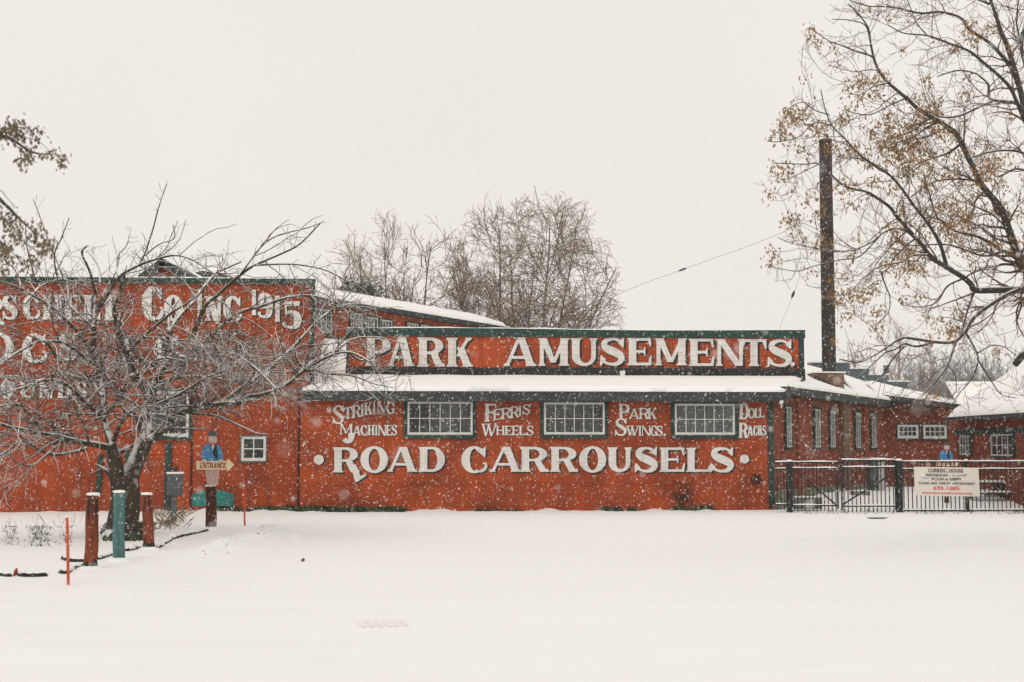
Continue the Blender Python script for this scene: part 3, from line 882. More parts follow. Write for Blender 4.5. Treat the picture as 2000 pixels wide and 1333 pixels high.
# ------------------------------------------------------------------ clerestory wing (runs away to the right behind the sign)
cl = thing('clerestory_wing', CLER.at(0, 0), 'red clerestory wing with small-paned windows rising behind the left end of the sign', 'building')
qe = 15.5
for u in (975,):
    qe = CLER.sz(u, 640)[0]
g = MB(); g.wbox(CLER, -1.5, 0.3, qe, zc1, -5, 0)
build(g, 'wall', M['red'], cl)
g = MB(); g.wbox(CLER, -1.5, zc1 - .17, qe + .3, zc1, 0, .22)
build(g, 'eave_board', M['trim_grey'], cl)
g = MB(); g.wbox(CLER, -1.5, zc0, qe, zc0 + .12, 0, .05)
build(g, 'sill_board', M['green'], cl)
RDG = Wall(CLER.at(0, 0, -3.2), CLER.at(1, 0, -3.2))
_, zr = RDG.sz(760, 590)
e0 = CLER.at(-1.6, zc1, .23); e1 = CLER.at(qe + .35, zc1, .23); k1 = RDG.at(RDG.sz(930, 616)[0], zr); k0 = RDG.at(-1.6, zr)
build(snow_slab([e0, e1, k1, k0], .13, seed=21), 'roof_snow', M['roof_snow'], cl, smooth=True)
g = MB(); f0 = CLER.at(-1.6, zc1, -6.6); f1 = CLER.at(qe + .35, zc1, -6.6)
g.add([e0 - (0, 0, .01), e1 - (0, 0, .01), k1 - (0, 0, .02), k0 - (0, 0, .02), f0, f1], [(0, 1, 2, 3), (3, 2, 5, 4), (1, 5, 2), (0, 3, 4), (0, 4, 5, 1)])
build(g, 'roof', M['trim_grey'], cl)
for (u0, u1, v0, v1, c, r) in ((606, 646, 601, 652, 4, 2), (712, 736, 619, 660, 4, 2), (740, 764, 624, 664, 4, 2), (793, 815, 630.5, 668, 4, 2), (819, 841, 635, 672, 4, 2), (845, 868, 640, 675, 4, 2), (683, 706, 611, 655, 4, 2)):
    make_window(CLER, u0, v0, u1, v1, c, r, cl, trim=3.0, sash=2.0, mun=1.2)

# ------------------------------------------------------------------ right-hand brick wing
wa = P(1512, 880, 38.9); WING = Wall(wa, wa + VPD)
wing = thing('brick_wing', WING.at(4, 0), 'red brick side wing of tall narrow windows behind the iron gate', 'building')
M['brick_wing'] = brick('wing_brick', (0.33, 0.07, 0.024), (0.22, 0.045, 0.017), (0.16, 0.07, 0.05), tuple(VPD))
M['brick_tan'] = brick('tan_brick', (0.22, 0.12, 0.07), (0.16, 0.075, 0.045), (0.25, 0.2, 0.15), tuple(VPD))
qw, zw1 = WING.sz(1742, 786)
q655 = WING.sz(1655, 880)[0]
g = MB(); g.wbox(WING, -.05, -.3, qw, zw1, -4.2, 0)
build(g, 'wall', M['brick_wing'], wing)
g = MB(); g.wbox(WING, 0.02, -.3, qw, .52, 0, .07)
build(g, 'foundation', M['stone'], wing)
qp0, qp1 = WING.sz(1640, 880)[0], WING.sz(1654, 880)[0]
g = MB(); g.wbox(WING, qp0, .0, qp1, zw1 - .05, 0, .14)
build(g, 'pilaster', M['brick_tan'], wing)
for u in (1558, 1688):
    g = MB()
    if u == 1558:
        a0, a1 = WING.sz(1555, 880)[0], WING.sz(1563, 880)[0]
        g.wbox(WING, a0, .0, a1, zw1 - .02, 0, .09)
    else:
        a0, a1 = WING.sz(u - 1.5, 880)[0], WING.sz(u + 1.5, 880)[0]
        g.wbox(WING, a0, .52, a1, zw1 - .1, 0, .05)
    build(g, 'buttress', M['brick_wing'], wing)
g = MB(); g.wbox(WING, -.1, zw1 - .22, qw + .3, zw1, 0, .35)
build(g, 'eave_board', M['trim_grey'], wing)
for (u0, u1, v0, v1) in ((1532, 1544, 795, 874), (1588, 1601, 799.5, 874), (1618, 1629.5, 803, 874), (1668, 1679, 806, 875), (1699, 1710, 809, 875)):
    q0, z1 = WING.sz(u0, v0); q1, z0 = WING.sz(u1, v1)
    w = make_window(WING, u0, v0, u1, v1, 3, 4, wing, trim=4.5, sash=1.8, mun=.8, glass='glass_mid')
g = MB()
INN = Wall(WING.at(0, 0, -3.0), WING.at(1, 0, -3.0))
s1 = [WING.at(.3, zw1 + .01, .35), WING.at(q655, zw1 + .01, .35), INN.pt(1613, 727), INN.pt(1560, 713)]
s2 = [WING.at(q655 - .2, zw1 + .01, .352), WING.at(qw + .3, zw1 + .01, .352), INN.pt(1684, 748), INN.pt(1640, 733)]
build(snow_slab(s1, .1, seed=31), 'roof_snow', M['roof_snow'], wing, smooth=True); build(snow_slab(s2, .1, seed=32), 'roof_snow', M['roof_snow'], wing, smooth=True)
g = MB()
for s in (s1, s2):
    bk = [s[3] + np.array([-4, 2, -1.6]), s[2] + np.array([-4, 2, -1.6])]
    g.add([s[0], s[1], s[2] - (0, 0, .03), s[3] - (0, 0, .03), bk[1], bk[0], (s[1] + s[0]) / 2 - (0, 0, .4)], [(0, 1, 2, 3), (3, 2, 4, 5), (1, 4, 2), (0, 3, 5)])
build(g, 'roof', M['trim_grey'], wing)
# brick chimney block in the roof
CHW = wall_y(P(1620, 800, 45.2)[1])
g = MB(); g.pbox(CHW, 1589, 729, 1650, 800, -.7, 0)
ch = build(g, 'chimney', M['brick_tan'], wing)
g = MB(); g.pbox(CHW, 1587.5, 726, 1651.5, 729, -.75, .05)
build(g, 'snow_cap', M['roof_snow'], ch)
g = MB()
p0, p1 = CHW.pt(1589, 737, .1), CHW.pt(1634, 760, .1)
g.bar(p0, p1, .3, .1); build(g, 'flashing', M['black_board'], ch)
# small lamp at the corner
lw = WING.pt(1531, 786, .28)
lamp = thing('wall_lamp', lw, 'small white floodlight on the brick corner under the roof edge', 'lamp')
g = MB(); g.bar(WING.pt(1533, 790, .0), WING.pt(1531, 789, .3), .04, .04); build(g, 'bracket', M['iron'], lamp)
g = MB(); g.tube([WING.pt(1533, 781, .3), WING.pt(1526, 786, .38)], [.035, .05], 10); build(g, 'lamp_head', M['white_paint'], lamp)
g = MB(); g.tube([WING.pt(1526, 790, .3), WING.pt(1526, 797, .3)], [.03, .02], 10); build(g, 'sensor', M['white_paint'], lamp)

# cross-gabled end block with the two wide windows
xa = P(1716, 880, 50.2); xb = P(1880, 880, 50.6)
CROSS = Wall(xa, xb)
cross = thing('brick_end_block', CROSS.at(2, 0), 'low brick block with two wide white-framed windows under a sloping snowy eave', 'building')
M['brick_cross'] = brick('end_block_brick', (0.29, 0.056, 0.02), (0.18, 0.034, 0.014), (0.13, 0.06, 0.045), tuple(CROSS.e))
c0 = CROSS.pt(1716, 780); c1 = CROSS.pt(1876, 800)
base = [CROSS.at(CROSS.sz(1716, 880)[0], -.2), CROSS.at(CROSS.sz(1876, 880)[0], -.2)]
g = MB(); g.prism([base[0], base[1], c1, c0], -CROSS.n * 6)
build(g, 'wall', M['brick_cross'], cross)
g = MB(); g.hexa([CROSS.pt(1712, 780, .5), CROSS.pt(1886, 801, .5), CROSS.pt(1886, 801, .5) - CROSS.n * .9, CROSS.pt(1712, 780, .5) - CROSS.n * .9],
                 [CROSS.pt(1712, 770, .5), CROSS.pt(1886, 792, .5), CROSS.pt(1886, 792, .5) - CROSS.n * .9, CROSS.pt(1712, 770, .5) - CROSS.n * .9])
build(g, 'eave_board', M['trim_grey'], cross)
BK = Wall(CROSS.at(0, 0, -4.5), CROSS.at(1, 0, -4.5))
s3 = [CROSS.pt(1712, 769.5, .5), CROSS.pt(1886, 791.5, .5), BK.pt(1878, 790), BK.pt(1690, 745)]
build(snow_slab(s3, .1, seed=41), 'roof_snow', M['roof_snow'], cross, smooth=True)
make_window(CROSS, 1752, 830, 1793, 857, 4, 2, cross, trim=2.6, sash=4.5, mun=1.3)
make_window(CROSS, 1802, 830, 1848.5, 857.5, 4, 2, cross, trim=2.6, sash=4.5, mun=1.3)
g = MB(); ln = CROSS.n
pa, pb = P(1790, 774, 52), P(1861, 786, 52)
g.bar(pa, pb, .5, .12); build(g, 'roof_pipe', M['post_brown'], cross)

# nearer brick house on the far right with the big snowy roof
ha = P(1862, 880, 45.6); hb = P(2000, 880, 40.4)
HOUSE = Wall(ha, hb)
house = thing('hip_roof_house', HOUSE.at(4, 0), 'red brick house with a steep snow-covered hip roof at the right end behind the fence', 'house')
M['brick_house'] = brick('house_brick', (0.31, 0.058, 0.019), (0.2, 0.037, 0.014), (0.12, 0.055, 0.04), tuple(HOUSE.e))
_, hz = HOUSE.sz(1900, 818)
g = MB(); g.wbox(HOUSE, 0, -.2, 12, hz, -6, 0)
build(g, 'wall', M['brick_house'], house)
he0 = HOUSE.pt(1850, 816, .5); he1 = HOUSE.at(12.5, he0[2], .5); hr0 = None
HR = Wall(HOUSE.at(0, 0, -3.4), HOUSE.at(1, 0, -3.4))
hr0 = HR.pt(2012, 700); hr1 = HR.at(14, hr0[2]); hk = HOUSE.at(-1.0, he0[2], -7.0); hk1 = HOUSE.at(12.5, he0[2], -7.0)
g = MB(); g.add([he0, he1, hr1, hr0, hk, hk1], [(0, 1, 2, 3), (4, 0, 3), (5, 4, 3, 2), (0, 4, 5, 1), (1, 5, 2)])
build(g, 'roof', M['trim_grey'], house)
build(snow_slab([he0 + (0, 0, .01), he1 + (0, 0, .01), hr1 + (0, 0, .01), hr0 + (0, 0, .01)], .14, seed=51), 'roof_snow', M['roof_snow'], house, smooth=True)
g = MB(); g.bar(P(1924, 769, 48.5), P(1967, 733, 48.5), .12, .12); build(g, 'vent_pipe', M['box_grey'], house)
g = MB(); g.bar(he0 - (0, 0, .06), he1 - (0, 0, .06), .1, .11); build(g, 'gutter', M['trim_grey'], house)
q0, zl = HOUSE.sz(1868, 845)
g = MB(); g.wbox(HOUSE, .1, zl - .07, 12, zl + .07, 0, .05); build(g, 'lintel_band', M['green'], house)
make_window(HOUSE, 1876, 852, 1899, 889, 4, 2, house, trim=3, sash=2.2, mun=1.2)
make_window(HOUSE, 1937, 849.5, 1982, 891, 4, 2, house, trim=3.5, sash=2.2, mun=1.4)
make_window(HOUSE, 2040, 848, 2085, 893, 4, 2, house, trim=3.5, sash=2.2, mun=1.4)

# stepped parapet building and the smokestack
STEP = wall_y(P(1680, 800, 60)[1])
stp = thing('stepped_gable_building', STEP.pt(1690, 880), 'dark blue-grey stepped gable rising beyond the brick wing, snow on each step', 'building')
stp_g = MB(); caps = MB()
for i, (u0, u1, v) in enumerate(((1545, 1584, 722), (1584, 1660, 709), (1660, 1697.5, 721), (1697.5, 1735, 733), (1735, 1773, 746))):
    q0, z1 = STEP.sz(u0, v); q1, _ = STEP.sz(u1, v)
    stp_g.wbox(STEP, q0 + .001, 0, q1 - .001, z1, -.6, .002 * i)
    caps.wbox(STEP, q0 - .02, z1, q1 + .05, z1 + .06, -.62, .03 + .002 * i)
build(stp_g, 'parapet', M['far_wall'], stp); build(caps, 'snow_cap', M['roof_snow'], stp)
g = MB(); g.wbox(STEP, STEP.sz(1550, 760)[0], 0, STEP.sz(1770, 760)[0], STEP.sz(1700, 757)[1], -9, -.61); build(g, 'body', M['far_wall'], stp)
g = MB(); c = P(1731, 735, 60.5)
g.tube([c - (0, 0, .4), c + (0, 0, .42), c + (0, 0, .44)], [.11, .11, .17], 12); build(g, 'vent_pipe', M['far_wall'], stp)

sb = P(1619.5, 728, 45.6); st_top = P(1619.5, 275, 45.6)
H = st_top[2] - sb[2]
stack = thing('smokestack', (sb[0], sb[1], sb[2]), 'tall dark rusty steel smokestack rising from the brick chimney', 'chimney')
rs = np.random.RandomState(3)
zz = np.linspace(0, H, 40)
g = MB(); g.tube([(sb[0], sb[1], sb[2] + z) for z in zz], [.222 - .022 * z / H for z in zz], 24, cap=False)
for z in zz[4::6]:
    g.tube([(sb[0], sb[1], sb[2] + z + d) for d in (0, .01, .05, .06)], [.2, .226 - .022 * z / H, .226 - .022 * z / H, .2], 24, cap=False)
build(g, 'shaft', M['stack'], stack, smooth=True)
g = MB(); t0 = sb[2] + H
g.tube([(sb[0], sb[1], t0 - .04), (sb[0], sb[1], t0 + .02), (sb[0], sb[1], t0 + .02), (sb[0], sb[1], t0 - .5)], [.208, .208, .18, .18], 24, cap=False)
build(g, 'rim', M['stack'], stack)
g = MB()
for v in (420, 492):
    p = P(1619, v, 45.6); g.bar(p - RT * .23, p + RT * .27, .03, .03)
build(g, 'guy_bracket', M['iron'], stack)


def wire(name, pts, r, label, ins=None):
    t = thing(name, pts[0], label, 'wire')
    p = catmull(pts, 10)
    g = MB(); g.tube(p, np.full(len(p), r), 5); build(g, 'cable', M['wire'], t)
    if ins is not None:
        a = np.asarray(ins[0]); b = np.asarray(ins[1])
        g = MB(); g.tube([a, a * .7 + b * .3, a * .3 + b * .7, b], [.01, .04, .04, .01], 8); build(g, 'insulator', M['iron'], t)
    return t


a = P(1608, 420, 45.6); b = P(1215, 572, 54); e = P(1080, 640, 57)
wire('guy_wire', [a, P(1480, 474, 48.4), P(1333, 527, 51.4), b, e], .006, 'long guy wire running left from the smokestack towards the bare trees', (P(1341, 524, 51.3), P(1325, 530, 51.5)))
wire('guy_wire', [P(1606, 425, 45.6), P(1582, 487, 45), P(1549, 575, 43.6), P(1521, 646, 42)], .004, 'short steep guy wire dropping from the smokestack to the sign corner', (P(1552, 568, 43.7), P(1546, 583, 43.5)))

# ------------------------------------------------------------------ iron fence and gates
FY = 36.7
FENCE = wall_y(FY)


def picket_mesh(h):
    m = MB(); s = .011
    m.hexa([(-s, -s, 0), (s, -s, 0), (s, s, 0), (-s, s, 0)], [(-s, -s, h), (s, -s, h), (s, s, h), (-s, s, h)])
    me = bpy.data.meshes.new('picket'); me.from_pydata(m.v, [], m.f); me.materials.append(M['iron'])
    return me


def fence_panel(name, u0, u1, vt, v2, vb, vg, label, cat, n, group=None, diag=None, posts=(), end_bars=True):
    q0 = FENCE.sz(u0, 950)[0]; q1 = FENCE.sz(u1, 950)[0]
    uc = (u0 + u1) / 2
    zt, z2, zb, zg = (FENCE.sz(uc, v)[1] for v in (vt, v2, vb, vg))
    r = thing(name, FENCE.at((q0 + q1) / 2, 0), label, cat, group)
    g = MB()
    for z in (zt, z2, zb):
        g.wbox(FENCE, q0, z - .018, q1, z + .018, -.018, .018)
    if end_bars:
        for q in (q0, q1):
            g.wbox(FENCE, q - .018, zg + .05, q + .018, zt + .019, -.0185, .0185)
    build(g, 'rails', M['iron'], r)
    g = MB()
    for z in (zt, z2, zb):
        k = 22
        for i in range(k):
            a, b = q0 + (q1 - q0) * i / k, q0 + (q1 - q0) * (i + 1) / k
            ha, hb = (.026 + .008 * math.sin(a * 7 + z * 9) for a in (a, b))
            g.hexa([FENCE.at(a, z + .0185, .016), FENCE.at(b, z + .0185, .016), FENCE.at(b, z + .0185, -.016), FENCE.at(a, z + .0185, -.016)],
                   [FENCE.at(a, z + .0185 + ha, .009), FENCE.at(b, z + .0185 + hb, .009), FENCE.at(b, z + .0185 + hb, -.009), FENCE.at(a, z + .0185 + ha, -.009)])
    build(g, 'rail_snow', M['roof_snow'], r)
    if diag is not None:
        a, b = diag
        g = MB(); g.bar(FENCE.pt(*a, .03), FENCE.pt(*b, .03), .03, .04); build(g, 'brace', M['iron'], r)
    me = picket_mesh(zt - zg)
    for i in range(n):
        q = q0 + (q1 - q0) * (i + .5) / n
        o = bpy.data.objects.new('picket', me); COL.objects.link(o); o.parent = r
        o.location = tuple(FENCE.at(q, zg) - np.array(r.location))
    for (pu, pv, w) in posts:
        make_post_on(r, pu, pv, w)
    return r


def make_post_on(r, pu, pv, w):
    q, z = FENCE.sz(pu, pv); k = w / F_PX * 37
    g = MB(); g.wbox(FENCE, q - k / 2, -.1, q + k / 2, z, -k / 2, k / 2 + .0195)
    p = build(g, 'post', M['iron'], r)
    g = MB(); c = FENCE.at(q, z)
    g.tube([c, c + (0, 0, .02), c + (0, 0, .05)], [k * .68, k * .72, k * .4], 8); build(g, 'snow_cap', M['roof_snow'], p)


fence_panel('iron_fence', 1515, 1535, 904, 916.5, 986, 996, 'short piece of black iron fence between the building corner and the gate', 'fence', 3, end_bars=False, posts=((1541, 902, 10),))
fence_panel('iron_gate', 1547, 1636, 903.5, 915.5, 988, 998.5, 'black iron gate leaf nearer the building, its brace sloping down to the middle', 'gate', 12, 'pair of gate leaves', diag=((1560, 925), (1634, 987)))
fence_panel('iron_gate', 1644, 1749, 899.5, 913.5, 989, 1001, 'black iron gate leaf next to the hours banner, its brace rising away from the middle', 'gate', 13, 'pair of gate leaves', diag=((1646, 986), (1736, 930)))
fence_panel('iron_fence', 1761, 2150, 902.5, 917, 997, 1004, 'long black iron picket fence that carries the hours banner', 'fence', 47, end_bars=False, posts=((1755, 900, 10.5), (1887, 901, 6), (2015, 901, 6)))

# banner with the opening hours
BW = wall_y(FY - .06)
ban = thing('hours_banner', BW.pt(1850, 970), 'cream banner with the opening hours tied to the iron fence', 'sign')
g = MB(); g.prism([BW.pt(1785, 912), BW.pt(1787, 968), BW.pt(1914, 970.5), BW.pt(1911, 914)], (0, .008, 0))
build(g, 'sheet', M['banner'], ban)


def font_mesh(text):
    cu = bpy.data.curves.new('t', 'FONT'); cu.body = text; cu.resolution_u = 3
    ob = bpy.data.objects.new('t', cu); COL.objects.link(ob)
    bpy.context.view_layer.update()
    me = ob.to_mesh(); me.calc_loop_triangles()
    v = np.array([x.co[:2] for x in me.vertices]); f = [tuple(p.vertices) for p in me.polygons]
    ob.to_mesh_clear(); bpy.data.objects.remove(ob); bpy.data.curves.remove(cu)
    return v, f


def print_text(wall, text, u0, u1, v0, v1, mat, parent, off=.006, slope=0.0, bold=0.0):
    v, f = font_mesh(text)
    x0, y0 = v.min(0); x1, y1 = v.max(0)
    g = MB()
    for k in range(3 if bold else 1):
        d = (k - 1) * bold if bold else 0
        g.add([wall.pt(u0 + d + (a - x0) / (x1 - x0) * (u1 - u0), v1 - (b - y0) / (y1 - y0) * (v1 - v0) + slope * (a - x0) / (x1 - x0), off + .0004 * k) for a, b in v], f)
    return build(g, 'lettering', mat, parent)


print_text(BW, 'CURRENT HOURS', 1813, 1881, 915.6, 922, M['ink'], ban, slope=.6, bold=.25)
g = MB(); g.prism([BW.pt(1813, 922.7, .006), BW.pt(1881, 923.3, .006), BW.pt(1881, 922.7, .006), BW.pt(1813, 922.1, .006)], (0, -.001, 0)); build(g, 'underline', M['ink'], ban)
print_text(BW, 'WEDNESDAY -', 1808, 1856, 925.6, 931, M['ink'], ban, slope=.5, bold=.25)
print_text(BW, 'Sat 10-4', 1860, 1879, 927.3, 931, M['ink'], ban, slope=.3)
print_text(BW, 'LY', 1881, 1888.5, 926.5, 931.5, M['ink'], ban, bold=.2)
g = MB(); g.prism([BW.pt(1799, 931.5, .004), BW.pt(1799.5, 937.5, .004), BW.pt(1817, 937.5, .004), BW.pt(1816.5, 931.5, .004)], (0, -.001, 0)); build(g, 'patch', M['white_paint'], ban)
print_text(BW, 'SUNDAY', 1800, 1816, 932.2, 935.4, M['ink_blue'], ban, off=.008, slope=.5)
print_text(BW, 'NOON to 4:00PM', 1820, 1876, 933.3, 938.8, M['ink'], ban, slope=.5, bold=.25)
print_text(BW, 'TOURS ANY TIME BY APPOINTMENT', 1794, 1905, 941.5, 946.5, M['ink'], ban, slope=1.5, bold=.2)
print_text(BW, '693-1885', 1823.5, 1873.5, 950, 957.3, M['ink_red'], ban, slope=.6, bold=.45)
print_text(BW, 'www.carrouselmuseum.org', 1800, 1899, 960.2, 966.2, M['ink_red'], ban, slope=1.6, bold=.2)

# ------------------------------------------------------------------ things behind the fence
pt = G(1950, 985, .3); Dp = depth_of(pt)
PIC = wall_y(P(1950, 960, 41.5)[1])
pic = thing('picnic_table', PIC.at(PIC.sz(1945, 960)[0], 0.2), 'dark wooden picnic table with snow on its boards behind the fence', 'table')
tz = PIC.sz(1945, 943)[1]; bz = PIC.sz(1945, 962)[1]
qa, qb = PIC.sz(1896, 940)[0], PIC.sz(2012, 940)[0]
g = MB(); g.wbox(PIC, qa, tz - .04, qb, tz, -.95, -.2); build(g, 'table_top', M['picnic'], pic)
g = MB(); g.wbox(PIC, qa + .02, tz + .001, qb - .02, tz + .055, -.93, -.22); build(g, 'snow', M['roof_snow'], pic)
for o0 in (.05, -1.45):
    g = MB(); g.wbox(PIC, qa, bz - .06, qb, bz, o0 - .05, o0 + .2); bn = build(g, 'bench', M['picnic'], pic)
    g = MB(); g.wbox(PIC, qa + .02, bz + .001, qb - .02, bz + .05, o0 - .04, o0 + .19); build(g, 'snow', M['roof_snow'], bn)
for uu in (1908, 1968):
    for du, oo in ((-8, .0), (10, -1.1)):
        q, _ = PIC.sz(uu, 960); k = .013
        g = MB(); g.bar(PIC.at(q + du * k * 1.6 , .24, oo - .1), PIC.at(q + du * k * .3, tz - .05, oo * .6 - .3), .08, .06); build(g, 'leg', M['picnic'], pic)

CAB = wall_y(P(1713, 930, 45)[1])
cab = thing('utility_cabinet', CAB.pt(1713, 975), 'pale metal cabinet with a snowy lid by the brick wall behind the gate', 'cabinet')
g = MB(); g.pbox(CAB, 1701, 899, 1727, 965, -.5, 0); build(g, 'body', M['box_grey'], cab)
g = MB(); g.pbox(CAB, 1716, 903, 1727.5, 967, 0, .02); build(g, 'door', M['cabinet'], cab)
g = MB(); g.pbox(CAB, 1699, 894.5, 1729, 899, -.55, .05); build(g, 'snow_cap', M['roof_snow'], cab)
for k, (u0, u1, v0, vg, lab) in enumerate(((1552, 1606, 972, 992, 'low mossy stone block at the foot of the brick wing behind the gate'), (1668, 1700, 960, 981, 'smaller mossy stone block near the pale cabinet'))):
    w = wall_y(G(u0, vg, .1)[1] + .3); g = MB(); g.pbox(w, u0, v0, u1, vg + 3, -.4, 0)
    o = build(g, 'stone_block', M['stone'])
    tag(o, lab, 'block')
    g = MB(); g.pbox(w, u0, v0 - 1.6, u1, v0, -.4, .01); build(g, 'snow_cap', M['roof_snow'], o)


def entrance_sign(root, w, s, cx, v_text, with_letters=True):
    """s: pixel scale; cx, v_text: centre of the arrow on wall plane w"""
    def q(du, dv, off=0): return w.pt(cx + du * s, v_text + dv * s, off)
    g = MB(); g.prism([q(-36, -8, .03), q(-36, 8.5, .03), q(25, 8.5, .03), q(25, 12.5, .03), q(37.5, -1, .03), q(25, -13, .03), q(25, -8, .03)][::-1], (0, -.025, 0))
    ar = build(g, 'arrow_board', M['cream_paint'], root)
    if with_letters:
        word = 'ENTRANCE'; L = []; x = cx - 29 * s; wd = 52.5 * s / 8
        for c_ in word:
            L.append((c_, x, x + wd * .97, v_text - 5.3 * s, v_text + 6 * s)); x += wd
        write_word(w, L, 'lettering', ar, M['letter_red'], off=.0575, T=.17, t=.11)
    # generic cut-out usher holding the arrow: coat, trousers, plain head with a dark cap
    def cut(pts, o, name, mat, parent):
        g = MB(); g.prism([q(x, y, o) for x, y in pts], (0, -.02, 0)); return build(g, name, mat, parent)
    coat = cut([(-22, -7), (-26, -12), (-25, -30), (-21, -38), (-12, -42), (1, -42), (9, -38), (14, -28), (17, -11), (14, -7)][::-1], 0, 'coat', M['blue_paint'], root)
    cut([(-9, -41), (-2, -20), (3, -12), (6, -14), (3, -41)], .0215, 'waistcoat', M['green'], coat)
    cut([(-7, -41.5), (-4, -27), (0, -41.5)], .043, 'shirt', M['white_paint'], coat)
    cut([(-9, -43), (-9, -38.5), (-4, -40.5), (1, -38.5), (1, -43), (-4, -41.8)], .0645, 'bow_tie', M['stripe_red'], coat)
    hd = [(8.5 * math.cos(math.radians(a)) - 4, -51 + 10 * math.sin(math.radians(a))) for a in range(0, 360, 20)]
    head_ = cut(hd, .001, 'head', M['skin_paint'], root)
    cut([(-15, -57), (8, -57), (6, -60), (3, -67), (-11, -67), (-13, -60)], .0225, 'cap', M['box_grey'], head_)
    for x in (-20, 12):
        cut([(x + 4.5 * math.cos(math.radians(a)), -8.5 + 3.6 * math.sin(math.radians(a))) for a in range(0, 360, 40)], .052, 'hand', M['skin_paint'], root)
    cut([(-19, 8.6), (9, 8.6), (7, 39), (-14, 39)][::-1], 0, 'trousers', M['trousers_paint'], root)


E2 = wall_y(P(1848, 900, 41)[1])
s2_ = thing('entrance_sign', G(1850, 985, .2), 'small arrow sign with a blue-coated painted figure standing behind the hours banner', 'sign')
entrance_sign(s2_, E2, .62, 1851, 905)
g = MB(); g.bar(E2.pt(1849, 925, -.04), E2.pt(1849, 985, -.04), .1, .1); build(g, 'post', M['post_brown'], s2_)

# ------------------------------------------------------------------ posts, stakes, timbers and the sign on the left
def round_post(u_b, v_b, u_t, v_t, w, mat, label, rot=0.12, seed=0, sign=False):
    b = G(u_b, v_b); D = depth_of(b); b[2] = float(gz(b[0], b[1]))
    t = P(u_t, v_t, D); r = w / 2 * D / F_PX
    root = thing('wooden_post', b, label, 'post', 'row of painted posts')
    rs = np.random.RandomState(seed)
    n = 9; S = 14
    V = []
    rad = r * (1 + .10 * rs.uniform(-1, 1, S)); rad[rs.randint(S)] *= .7; rad[rs.randint(S)] *= .75
    for i in range(n):
        f = i / (n - 1); c = b * (1 - f) + t * f + np.array([rs.normal(0, .004), rs.normal(0, .004), 0])
        k = 1.06 - .08 * f
        for j in range(S):
            a = 2 * math.pi * j / S
            V.append(c + np.array([math.cos(a), math.sin(a), 0]) * rad[j] * k * (1 + rs.normal(0, .02)) + (np.array([0, 0, -.12]) if i == 0 else 0))
    m = MB()
    Fq = [(i * S + j, i * S + (j + 1) % S, (i + 1) * S + (j + 1) % S, (i + 1) * S + j) for i in range(n - 1) for j in range(S)] + [tuple((n - 1) * S + j for j in range(S))]
    m.add(V, Fq)
    build(m, 'shaft', mat, root)
    m = MB(); k = [b + (t - b) * f for f in (-.02, rot * .5, rot)]
    m.tube(k, [r * 1.16, r * 1.12, r * 1.05], 14); build(m, 'rotten_base', M['rot'], root)
    m = MB(); m.tube([t - (0, 0, .008), t + (0, 0, .012), t + (0, 0, .028), t + (0, 0, .032)], [r * 1.0, r * 1.06, r * .85, r * .3], 14)
    build(m, 'snow_cap', M['roof_snow'], root, smooth=True)
    m = MB(); m.tube([b - (0, 0, .03), b + (0, 0, .012), b + (0, 0, .05)], [r * 2.6, r * 2.0, r * 1.02], 14); build(m, 'snow_bank', M['snow'], root, smooth=True)
    return root, D, b, t


round_post(176, 1112, 182, 967, 25, M['post_red'], 'leaning worn red post beside the orange stake at the front of the row', seed=1)
round_post(232, 1096, 233, 962, 22.5, M['post_teal'], 'teal painted post in front of the apple tree trunk', rot=.02, seed=2)
round_post(291, 1074, 287, 966, 21, M['post_red'], 'worn red post with a black split just right of the tree trunk', seed=3)
_, D4, b4, t4 = round_post(412, 1034, 411, 950, 20.5, M['post_brown'], 'dark brown post that carries the ENTRANCE arrow sign', rot=.06, seed=4)
E1 = wall_y(b4[1] - .16)
s1_ = thing('entrance_sign', t4, 'cream ENTRANCE arrow sign held by a painted blue-coated figure above the dark brown post', 'sign')
entrance_sign(s1_, E1, 1.0, 419.5, 909)


def stake(ub, vb, ut, vt, w, label):
    b = G(ub, vb); D = depth_of(b); t = P(ut, vt, D); r = w / 2 * D / F_PX
    m = MB(); m.tube([b - (0, 0, .1), b * .5 + t * .5, t], [r, r, r * .96], 10)
    o = build(m, 'marker_stake', M['stake'])
    tag(o, label, 'stake', 'orange marker stakes')
    m = MB(); m.tube([t, t + (0, 0, .012), t + (0, 0, .02)], [r, r * .95, r * .4], 10); build(m, 'snow_cap', M['roof_snow'], o)


stake(134, 1143, 131, 1011, 6, 'orange snow stake in front of the leaning red post, nearest of the stakes')
stake(478.5, 1028, 476, 950, 3.6, 'thin orange stake in the snow below the four-paned window')
stake(568, 992, 567, 948, 2.6, 'faint thin orange stake against the wall corner, smallest of the stakes')


def timber(pts, w, label, seed):
    P3 = []
    for u, v in pts:
        p = G(u, v); p[2] = float(gz(p[0], p[1])) + .015; P3.append(p)
    rs = np.random.RandomState(seed)
    c = catmull(P3, 6); D = depth_of(c.mean(0)); r = w * D / F_PX / 2
    rad = r * (1 + .15 * rs.uniform(-1, 1, len(c))); rad[0] *= .75; rad[-1] *= .6
    r *= 1.25; rad = rad * 1.25; c = c + rs.normal(size=c.shape) * r * .07 - np.array([0, 0, r * .15]); m = MB(); m.tube(c, rad, 5)
    o = build(m, 'timber_log', M['timber'])
    tag(o, label, 'log', 'dark edging timbers')
    m = MB(); m.tube(c + np.array([0, .03, r * .6]) + rs.normal(size=c.shape) * r * .1, rad * rs.uniform(.55, 1.05, len(c)), 8); build(m, 'snow_cap', M['roof_snow'], o, smooth=True)


